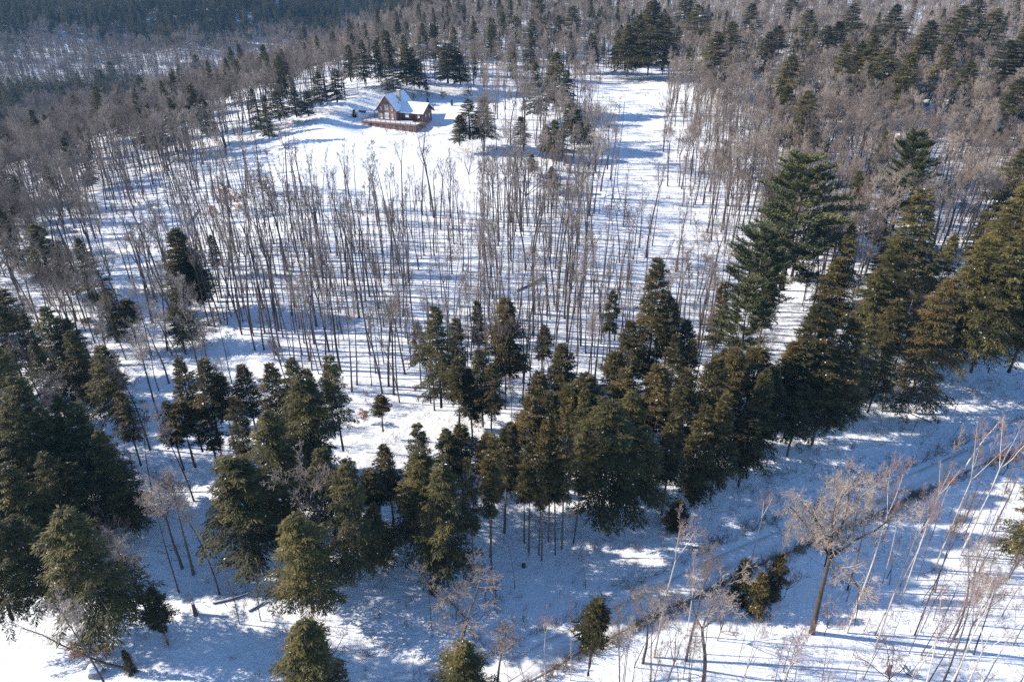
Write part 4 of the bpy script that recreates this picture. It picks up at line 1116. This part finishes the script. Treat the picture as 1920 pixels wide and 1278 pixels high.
# the bowed sapling at the lower left, still rooted at the right and bent to the snow
w = [cast(262, 1258), cast(205, 1250), cast(160, 1240), cast(125, 1232), cast(95, 1222), cast(60, 1212)]
hh = [0.0, 0.5, 1.2, 2.1, 2.8, 3.0]
q = np.array([(a, b, gz(a, b) + h) for (a, b), h in zip(w, hh)])
t = thing("bent_tree", "bowed bare tree arching low over the snow in the lower-left corner", "tree", tuple(q[0]))
q2 = q - q[0]
obj("trunk", mesh_from("bent_trunk", [(*tube(np.column_stack([np.interp(np.linspace(0, 5, 16), range(6), q2[:, i]) for i in range(3)]), np.linspace(0.13, 0.04, 16), 7), "bark")], smooth=True), t)
r_ = np.random.default_rng(9); A, B = [], []
for i in range(70):
    s = r_.uniform(1.5, 5); p0 = np.array([np.interp(s, range(6), q2[:, k_]) for k_ in range(3)])
    p1 = p0 + r_.normal(0, 0.5, 3) + np.array([-0.4, 0, 0.35]); A += [p0, p1]; B += [p1, p1 + r_.normal(0, 0.4, 3)]
obj("crown", mesh_from("bent_crown", [(*prisms(A, B, np.full(140, 0.016), np.full(140, 0.008), 3), "twig")]), t)

def lump(seed, sx, sy, sz, nu=12, nv=8, rough=0.25):
    r_ = np.random.default_rng(seed); V = []
    for j in range(nv + 1):
        th = math.pi * j / nv
        for i in range(nu):
            ph = 2 * math.pi * i / nu
            d = np.array([math.sin(th) * math.cos(ph), math.sin(th) * math.sin(ph), math.cos(th)])
            k_ = 1 + rough * (math.sin(3 * d[0] + seed) + math.sin(4 * d[1] + 2 * seed) + math.cos(5 * d[2] + seed)) / 2
            V.append(d * k_ * np.array([sx, sy, sz]))
    q = [(j * nu + i, (j + 1) * nu + i, (j + 1) * nu + (i + 1) % nu, j * nu + (i + 1) % nu) for j in range(nv) for i in range(nu)]
    return np.array(V), np.array(q)
bx_, by_ = cast(182, 1262)
t = thing("boulder", "dark grey boulder with a snow top at the lower-left edge", "rock", (bx_, by_, gz(bx_, by_)))
obj("rock_face", mesh_from("boulder_rock", [(*lump(3, 0.95, 0.7, 0.75), "stone")]), t)
v_, q_ = lump(3, 0.85, 0.6, 0.35); obj("snow_cap", mesh_from("boulder_snow", [(v_ + np.array([-0.1, 0.1, 0.62]), q_, "tree_snow")], smooth=True), t)
for (sx_, sy_, hgt, lab) in ((367, 1152, 1.9, "snapped dark stump standing in the blue shade of the gully"), (1664, 1262, 1.6, "broken stump with a pale snow cap at the bottom right"), (982, 1062, 0.9, "short stump beside the bare-stemmed spruces")):
    x_, y_ = cast(sx_, sy_)
    t = thing("tree_stump", lab, "stump", (x_, y_, gz(x_, y_)), group="stumps in the snow")
    obj("bole", mesh_from("stump_bole", [(*tube([(0, 0, -0.3), (0.02, 0, 0.2), (0.04, 0.02, hgt * 0.7), (0.05, 0, hgt), (0.05, 0, hgt + 0.02)], [0.34, 0.25, 0.2, 0.17, 0.01], 9), "bark")], smooth=True), t)
    v_, q_ = lump(5, 0.2, 0.2, 0.12); obj("snow_cap", mesh_from("stump_snow", [(v_ + np.array([0.05, 0, hgt + 0.05]), q_, "tree_snow")], smooth=True), t)

# ------------------------------------------------------------------ the cabin
def hexa(p):
    """Eight corners (bottom four, top four) to a closed box-like mesh."""
    return np.array(p, float), np.array([(0, 3, 2, 1), (4, 5, 6, 7), (0, 1, 5, 4), (1, 2, 6, 5), (2, 3, 7, 6), (3, 0, 4, 7)])
def box(x0, x1, y0, y1, z0, z1):
    return hexa([(x0, y0, z0), (x1, y0, z0), (x1, y1, z0), (x0, y1, z0), (x0, y0, z1), (x1, y0, z1), (x1, y1, z1), (x0, y1, z1)])
def slope(a, b, c, d, th):
    """A sloping slab: a, b lower edge, c, d upper edge; th upward thickness."""
    a, b, c, d = (np.array(k_, float) for k_ in (a, b, c, d)); up = np.array([0, 0, th])
    return hexa([a, b, c, d, a + up, b + up, c + up, d + up])
m, nt, p = new_mat("log_siding")
tc = nt.nodes.new("ShaderNodeTexCoord"); sx = nt.nodes.new("ShaderNodeSeparateXYZ"); nt.links.new(tc.outputs["Object"], sx.inputs[0])
sn_ = nt.nodes.new("ShaderNodeMath"); sn_.operation = 'SINE'; nt.links.new(math_n(nt, 'MULTIPLY', sx.outputs["Z"], 22.0), sn_.inputs[0])
nn = noise(nt, 1.2); rr = ramp(nt, [(0.3, (0.20, 0.105, 0.075)), (0.7, (0.36, 0.20, 0.145))]); nt.links.new(nn.outputs["Fac"], rr.inputs[0]); nt.links.new(rr.outputs[0], p.inputs["Base Color"])
bmp = nt.nodes.new("ShaderNodeBump"); bmp.inputs["Strength"].default_value = 0.8; bmp.inputs["Distance"].default_value = 0.1
nt.links.new(sn_.outputs[0], bmp.inputs["Height"]); nt.links.new(bmp.outputs[0], p.inputs["Normal"]); p.inputs["Roughness"].default_value = 0.75
M["logs"] = m
YAW = R(-22)
cabin = thing("log_cabin", "red-brown log cabin with snowy gable roofs, stone chimney and raised deck", "house", (HOUSE[0], HOUSE[1], HOUSE_Z), YAW)
def part(name, pieces, mat, parent=None, kind=None):
    o = obj(name, mesh_from(name, [(*join(*pieces), mat)]), parent or cabin)
    if kind: o["kind"] = kind
    return o
EV, RG = 4.1, 8.5
v = np.array([(-3.75, 0, -3), (0, 0, -3), (3.75, 0, -3), (3.75, 0, EV), (0, 0, RG - 0.1), (-3.75, 0, EV)] + [(-3.75, 12.5, -3), (0, 12.5, -3), (3.75, 12.5, -3), (3.75, 12.5, EV), (0, 12.5, RG - 0.1), (-3.75, 12.5, EV)], float)
q = np.array([(0, 1, 4, 5), (1, 2, 3, 4), (6, 11, 10, 7), (7, 10, 9, 8), (0, 5, 11, 6), (2, 8, 9, 3)])
part("wall", [(v, q)], "logs")
v = np.array([(3.76, 3.4, -3), (13.2, 3.4, -3), (13.2, 6.4, -3), (13.2, 9.6, -3), (3.76, 9.6, -3), (3.76, 3.4, 3.1), (13.2, 3.4, 3.1), (13.2, 6.4, 5.5), (13.2, 9.6, 3.1), (3.76, 9.6, 3.1)], float)
q = np.array([(0, 1, 6, 5), (1, 2, 7, 6), (2, 3, 8, 7), (3, 4, 9, 8)])
part("wall", [(v, q)], "logs")
part("wall", [box(4.0, 13.0, 2.0, 3.39, -0.12, 0.0)], "deck_wood")["label"] = "porch floor under the wing's eave"
ov = 0.75
def roof(pieces, snow):
    ro = part("roof", pieces, "metal_roof"); part("snow_cover", snow, "roof_snow", ro); return ro
def dn(pts, t): return [(a, b, c - t) for a, b, c in pts]
sl = (RG - EV) / 3.75
xl, zl = -4.5, RG - 4.5 * sl
Lp = [(xl, -ov, zl), (xl, 12.5 + ov, zl), (0, 12.5 + ov, RG), (0, -ov, RG)]
Rp = [(4.5, 12.5 + ov, zl), (4.5, -ov, zl), (0, -ov, RG), (0, 12.5 + ov, RG)]
def inset(pp, e=0.1):
    c = np.mean(np.array(pp), 0); return [tuple(np.array(k_) + (c - np.array(k_)) * e * 0.12 + np.array([0, 0, 0.17])) for k_ in pp]
roof([slope(*Lp, 0.16)], [slope(*inset(Lp), 0.26)])
mr = roof([slope(*Rp, 0.16)], [slope(*inset(Rp), 0.26)])
Pp = [(-7.0, 1.6, 2.55), (-7.0, 11.5, 2.55), (-4.2, 11.5, 3.75), (-4.2, 1.6, 3.75)]
roof([slope(*Pp, 0.12)], [slope(*[(a, b, c + 0.13) for a, b, c in Pp], 0.26)])
Wf = [(3.9, 1.7, 2.55), (14.0, 1.7, 2.55), (14.0, 6.4, 5.62), (1.9, 6.4, 5.62)]
Wb = [(14.0, 10.4, 2.9), (3.9, 10.4, 2.9), (1.9, 6.4, 5.62), (14.0, 6.4, 5.62)]
roof([slope(*Wf, 0.14)], [slope(*[(a, b, c + 0.15) for a, b, c in Wf], 0.28)])
roof([slope(*Wb, 0.14)], [slope(*[(a, b, c + 0.15) for a, b, c in Wb], 0.28)])
for s in (-1, 1):                                            # barge boards on the two gables
    part("barge_board", [slope((s * 4.5, -ov - 0.06, zl - 0.22), (s * 4.5, -ov, zl - 0.22), (0, -ov, RG - 0.22), (0, -ov - 0.06, RG - 0.22), 0.4)], "trim")
for (y0, y1, z0, z1) in ((1.7, 6.4, 2.55, 5.62), (6.4, 10.4, 5.62, 2.9)):
    part("barge_board", [slope((14.0, y0, z0 - 0.2), (14.06, y0, z0 - 0.2), (14.06, y1, z1 - 0.2), (14.0, y1, z1 - 0.2), 0.36)], "trim")
ch = part("chimney", [box(1.35, 2.55, 5.4, 6.5, 5.2, 9.6)], "stone")
ch.data.materials[0] = simple_mat("chimney_stone", (0.30, 0.26, 0.22), (0.52, 0.47, 0.41), 3.0, 0.9, 0.5)
part("cap", [box(1.25, 2.65, 5.3, 6.6, 9.6, 9.78)], "stone", ch); part("snow_cap", [box(1.3, 2.6, 5.35, 6.55, 9.78, 9.95)], "roof_snow", ch)
part("vent_pipe", [tube([(2.9, 4.0, 4.6), (2.9, 4.0, 6.0)], [0.14, 0.14], 8)], "metal_roof")
def window(cx, z0, w_, h_, face="front", arch=False):
    def tr(x0, x1, d0, d1, za, zb):
        return box(x0, x1, -d1, -d0, za, zb) if face == "front" else box(13.2 + d0, 13.2 + d1, x0, x1, za, zb) if face == "gable" else box(x0, x1, 3.4 - d1, 3.4 - d0, za, zb)
    a, b, t = cx - w_ / 2, cx + w_ / 2, 0.10
    fr = [tr(a - t, a, 0.0, 0.09, z0 - t, z0 + h_ + t), tr(b, b + t, 0.0, 0.09, z0 - t, z0 + h_ + t), tr(a, b, 0.0, 0.09, z0 - t, z0), tr(a, b, 0.0, 0.09, z0 + h_, z0 + h_ + t), tr(cx - 0.025, cx + 0.025, 0.03, 0.07, z0, z0 + h_)]
    if arch: fr.append(tube([(cx + (w_ / 2 + 0.15) * math.cos(g), -0.06, z0 + h_ + 0.1 + 0.55 * math.sin(g)) for g in np.linspace(math.pi, 0, 9)], [0.1] * 9, 5))
    wo_ = part("window", fr, "frame")
    part("pane", [tr(a, b, 0.01, 0.04, z0, z0 + h_)], "glass", wo_)
window(0.0, 3.5, 1.75, 2.0, arch=True); window(0.0, 0.5, 1.75, 2.2)
for s in (-1, 1):
    window(s * 2.3, 3.4, 0.85, 1.5); window(s * 2.3, 0.4, 0.85, 1.9)
window(4.6 + 1.8, 0.9, 1.4, 1.2, "wing"); window(11.2, 0.9, 0.8, 1.2, "wing")
window(5.1, 0.3, 0.5, 2.0, "gable"); window(7.7, 0.3, 0.5, 2.0, "gable")
dr_ = part("door", [box(8.6, 9.6, 3.32, 3.395, 0.0, 2.1)], "trim"); part("handle", [box(8.7, 8.78, 3.27, 3.318, 0.98, 1.12)], "metal_roof", dr_)
for x_ in (4.6, 8.0, 11.4, 13.4): part("porch_post", [box(x_ - 0.09, x_ + 0.09, 1.95, 2.13, 0.0, 2.52)], "deck_wood")
for y_ in (2.0, 5.0, 8.2, 11.2): part("porch_post", [box(-6.7, -6.52, y_ - 0.09, y_ + 0.09, 0.0, 2.54)], "deck_wood")
DX0, DX1, DY = -8.2, 14.2, -4.6
part("deck_floor", [box(DX0, DX1, DY, -0.02, -0.28, -0.02), box(DX0, -3.8, 0.0, 11.6, -0.28, -0.02), box(3.8, DX1, 0.0, 1.98, -0.28, -0.02)], "deck_wood")
part("snow_cover", [box(DX0 + 0.15, DX1 - 0.15, DY + 0.2, -0.7, -0.018, 0.16), box(DX0 + 0.15, -4.2, -0.68, 11.3, -0.018, 0.14), box(3.9, 10.0, -0.68, 1.6, -0.018, 0.1)], "roof_snow")
for x_ in np.linspace(DX0 + 0.1, DX1 - 0.1, 9):
    part("deck_post", [box(x_ - 0.12, x_ + 0.12, DY + 0.02, DY + 0.26, -4.2, -0.29)], "deck_wood")
for x_ in np.linspace(DX0 + 0.06, DX1 - 0.06, 12):
    part("railing_post", [box(x_ - 0.06, x_ + 0.06, DY + 0.04, DY + 0.16, -0.01, 1.0)], "deck_wood")
part("top_rail", [box(DX0, DX1, DY + 0.02, DY + 0.18, 1.0, 1.08)], "deck_wood")
part("bottom_rail", [box(DX0, DX1, DY + 0.07, DY + 0.13, 0.2, 0.27)], "deck_wood")
part("top_rail", [box(DX0 + 0.01, DX0 + 0.15, DY + 0.2, 11.6, 1.0, 1.08)], "deck_wood")
part("top_rail", [box(DX1 - 0.15, DX1 - 0.01, DY + 0.2, 1.9, 1.0, 1.08)], "deck_wood")
part("baluster", [box(x_ - 0.02, x_ + 0.02, DY + 0.08, DY + 0.12, 0.27, 1.0) for x_ in np.arange(DX0 + 0.2, DX1, 0.22)] + [box(DX0 + 0.06, DX0 + 0.1, y_ - 0.02, y_ + 0.02, -0.0, 1.0) for y_ in np.arange(DY + 0.3, 11.5, 0.25)], "deck_wood", kind="stuff")
part("skirt_board", [box(x_ - 0.07, x_ + 0.07, DY + 0.42, DY + 0.46, -4.2, -0.3) for x_ in np.arange(DX0 + 0.4, DX1 - 0.2, 0.21)], "deck_wood", kind="stuff")
part("skirt_board", [box(DX1 - 0.06, DX1 - 0.02, y_ - 0.07, y_ + 0.07, -4.0, -0.3) for y_ in np.arange(DY + 0.5, 3.2, 0.21)], "deck_wood", kind="stuff")
part("stringer", [box(DX0 + 0.02, DX1 - 0.02, DY + 0.28, DY + 0.36, -0.6, -0.29)], "deck_wood")

wx, wy = cast(680, 211)
t = thing("woodpile", "long low woodpile capped with snow beside the cabin's left end", "woodpile", (wx, wy, gz(wx, wy)), R(-12))
lg = mesh_from("firewood_log", [(*join(tube([(0, -0.45, 0), (0, 0.45, 0)], [0.12, 0.12], 7), tube([(0, -0.45, 0), (0, -0.452, 0)], [0.12, 0.005], 7)), "log_wall")])
for row in range(4):
    for c_ in range(11 - (row % 2)):
        o = obj("firewood_log", lg, t); o.location = (-1.3 + c_ * 0.25 + (row % 2) * 0.125, 0, 0.14 + row * 0.22)
v_, q_ = lump(8, 1.6, 0.62, 0.26, rough=0.12); obj("snow_cap", mesh_from("woodpile_snow", [(v_ + np.array([-0.05, 0, 0.98]), q_, "tree_snow")], smooth=True), t)

# ------------------------------------------------------------------ air: pale haze between the camera and the far hill
HAZE = 0.00010
if HAZE > 0:
    hv, hq = box(-2750, 2750, -560, 5200, -110, 190)
    me = mesh_from("haze", [(hv, hq, "snow")]); me.materials.clear()
    hm = bpy.data.materials.new("haze"); hm.use_nodes = True; hn = hm.node_tree; hn.nodes.clear()
    vo = hn.nodes.new("ShaderNodeOutputMaterial"); pv = hn.nodes.new("ShaderNodeVolumePrincipled")
    pv.inputs["Color"].default_value = (0.30, 0.62, 1.0, 1); pv.inputs["Density"].default_value = HAZE; pv.inputs["Anisotropy"].default_value = 0.0
    hn.links.new(pv.outputs[0], vo.inputs["Volume"])
    me.materials.append(hm)
    ho = obj("haze", me); ho["kind"] = "stuff"

# ------------------------------------------------------------------ labels: what each plant looks like and what it stands by
PLACES = [
 (130, 1090, "in the lower-left corner"), (330, 1080, "in the shaded gully at lower left"), (520, 1010, "in the dark clump beside the gully"), (590, 1240, "at the bottom edge left of the middle"),
 (120, 820, "in the black spruce-hemlock mass at left"), (30, 980, "against the left edge"), (90, 640, "in the thicket at the left edge"), (250, 730, "in the leaning thicket below the snowy lane"), (420, 790, "in the spruce clump left of the sunny gap"),
 (570, 780, "at the right end of the left-hand clump"), (350, 560, "near the foot of the snowy lane"), (150, 480, "left of the snowy lane"), (300, 380, "on the open slope above the lane"), (60, 330, "in the grey woods at the far left"),
 (170, 230, "on the ridge above the left woods"), (330, 220, "on the ridge left of the clearing"), (480, 190, "along the clearing's upper left edge"), (600, 170, "at the wood's edge left of the cabin"),
 (500, 400, "below the clearing's left side"), (620, 430, "on the slope straight below the deck"), (760, 410, "just below the cabin"), (880, 420, "below the conifer pair"), (1020, 420, "below the dark hemlock group"), (1120, 430, "beside the lower track"),
 (460, 560, "at the stand's left side"), (580, 600, "in the left half of the stand"), (700, 640, "over the sunny gap"), (720, 520, "in the middle of the stand"), (860, 520, "above the rounded hemlock"), (980, 520, "behind the broad pyramidal spruce"), (1100, 560, "behind the tall pyramidal spruce"), (1260, 540, "between track and white pine"),
 (720, 790, "beside the sunny gap"), (700, 980, "at the front of the clump left of centre"), (830, 690, "in the middle clump"), (840, 930, "by the narrow front hemlock"), (960, 900, "in the bare-stemmed spruce row"), (960, 680, "round the broad pyramidal spruce"), (1060, 760, "below the broad pyramidal spruce"),
 (1100, 900, "round the big dark hemlock"), (1200, 680, "round the tall pyramidal spruce"), (1200, 820, "in the dense dark middle of the wood"), (1330, 780, "at the wood's corner above the oak"), (1340, 640, "below the smaller white pine"), (1470, 700, "under the giant white pine"), (1560, 760, "left of the bleached spires"),
 (1680, 620, "round the russet hemlock"), (1820, 590, "in the tall hemlocks at right"), (1900, 480, "in the hemlocks at the right edge"), (1720, 400, "round the layered pine"), (1560, 420, "behind the giant white pine"), (1370, 400, "right of the lower track"), (1330, 270, "right of the track clearing"), (1480, 240, "by the two olive hemlocks"),
 (1650, 250, "in the right-hand hardwoods"), (1830, 280, "at the upper right edge"), (1840, 100, "in the top-right corner"), (1680, 90, "near the top right"), (1530, 90, "on the upper slope right of centre"), (1390, 80, "above the track clearing's right side"), (1240, 80, "at the head of the track clearing"), (1080, 80, "on the ridge above the track clearing"),
 (1050, 190, "left of the track clearing"), (1075, 270, "on the track clearing's left rim"), (950, 250, "between the cabin and the track"), (960, 100, "on the ridge right of the cabin"), (850, 120, "in the woods behind the cabin yard"), (750, 110, "in the woods behind the cabin roof"), (680, 130, "in the woods behind the cabin's left end"),
 (1080, 1180, "near the sanded road"), (1250, 1150, "below the verge by the twin spruces"), (1420, 1160, "left of the old oak"), (1400, 990, "in the blue shade above the verge"), (1600, 1130, "right of the old oak"), (1720, 1000, "in the birch grove at right"), (1850, 980, "in the birch grove at the right edge"), (1850, 1180, "in the lower-right corner"), (1640, 1230, "at the bottom edge by the stump"), (1480, 1240, "at the bottom edge below the oak"), (1300, 1240, "at the bottom edge right of the road"), (1800, 820, "above the road at right"), (900, 1190, "on shaded snow at the bottom"), (700, 1180, "on the snow below the front trees"),
]
NOUN = {"hemlock": "hemlock", "russet": "russet hemlock", "spruce": "spruce", "pine": "white pine", "young": "young spruce", "bare": "bare hardwood", "birch": "pale birch", "sapling": "thin bare sapling", "shrub": "bare shrub", "beech": "orange-leaved beech", "dead": "dead tree"}
ORD = "first second third fourth fifth sixth seventh eighth ninth tenth eleventh twelfth thirteenth fourteenth fifteenth sixteenth seventeenth eighteenth nineteenth twentieth".split()
BIRCH_LOOK = ["leaning", "forked", "slender", "three-stemmed"]
SAP_LOOK = ["leaning", "upright", "bushy", "wispy"]
used = {}
for t in TREES:
    if t["label"]: continue
    cx_, cy_ = (t["bx"] + t["tx"]) / 2, (t["by"] + t["ty"]) / 2
    place = min(PLACES, key=lambda p_: math.hypot(p_[0] - cx_, (p_[1] - cy_) * 1.3))[2]
    k = t["kind"]
    if k == "bare": look = BARE_LOOK[t["var"]]
    elif k == "birch": look = BIRCH_LOOK[t["var"]]
    elif k == "sapling": look = SAP_LOOK[t["var"]]
    elif k in ("hemlock", "spruce"):
        w_ = 2 * t["rad"] / t["H"]
        hgt = "tall" if t["H"] > 18.5 else "short" if t["H"] < 13.5 else "dark"
        look = hgt + (" narrow" if w_ < 0.27 else " broad" if w_ > 0.42 else "")
    else: look = "small"
    used.setdefault(f"{look} {NOUN[k]} {place}", []).append(t)
for text, ts in used.items():
    ts.sort(key=lambda t: t["bx"])
    n_ = len(ts)
    for i, t in enumerate(ts):
        if n_ == 1: lab = text
        elif n_ == 2: lab = text + (", left one of two", ", right one of two")[i]
        elif i == 0: lab = text + ", leftmost of its kind"
        elif i == n_ - 1: lab = text + ", rightmost of its kind"
        else: lab = text + f", {ORD[min(i, 19)]} from left"
        if len(lab.split()) > 16: lab = lab.replace(" of its kind", "").replace("bare hardwood", "hardwood")
        t["o"]["label"] = lab
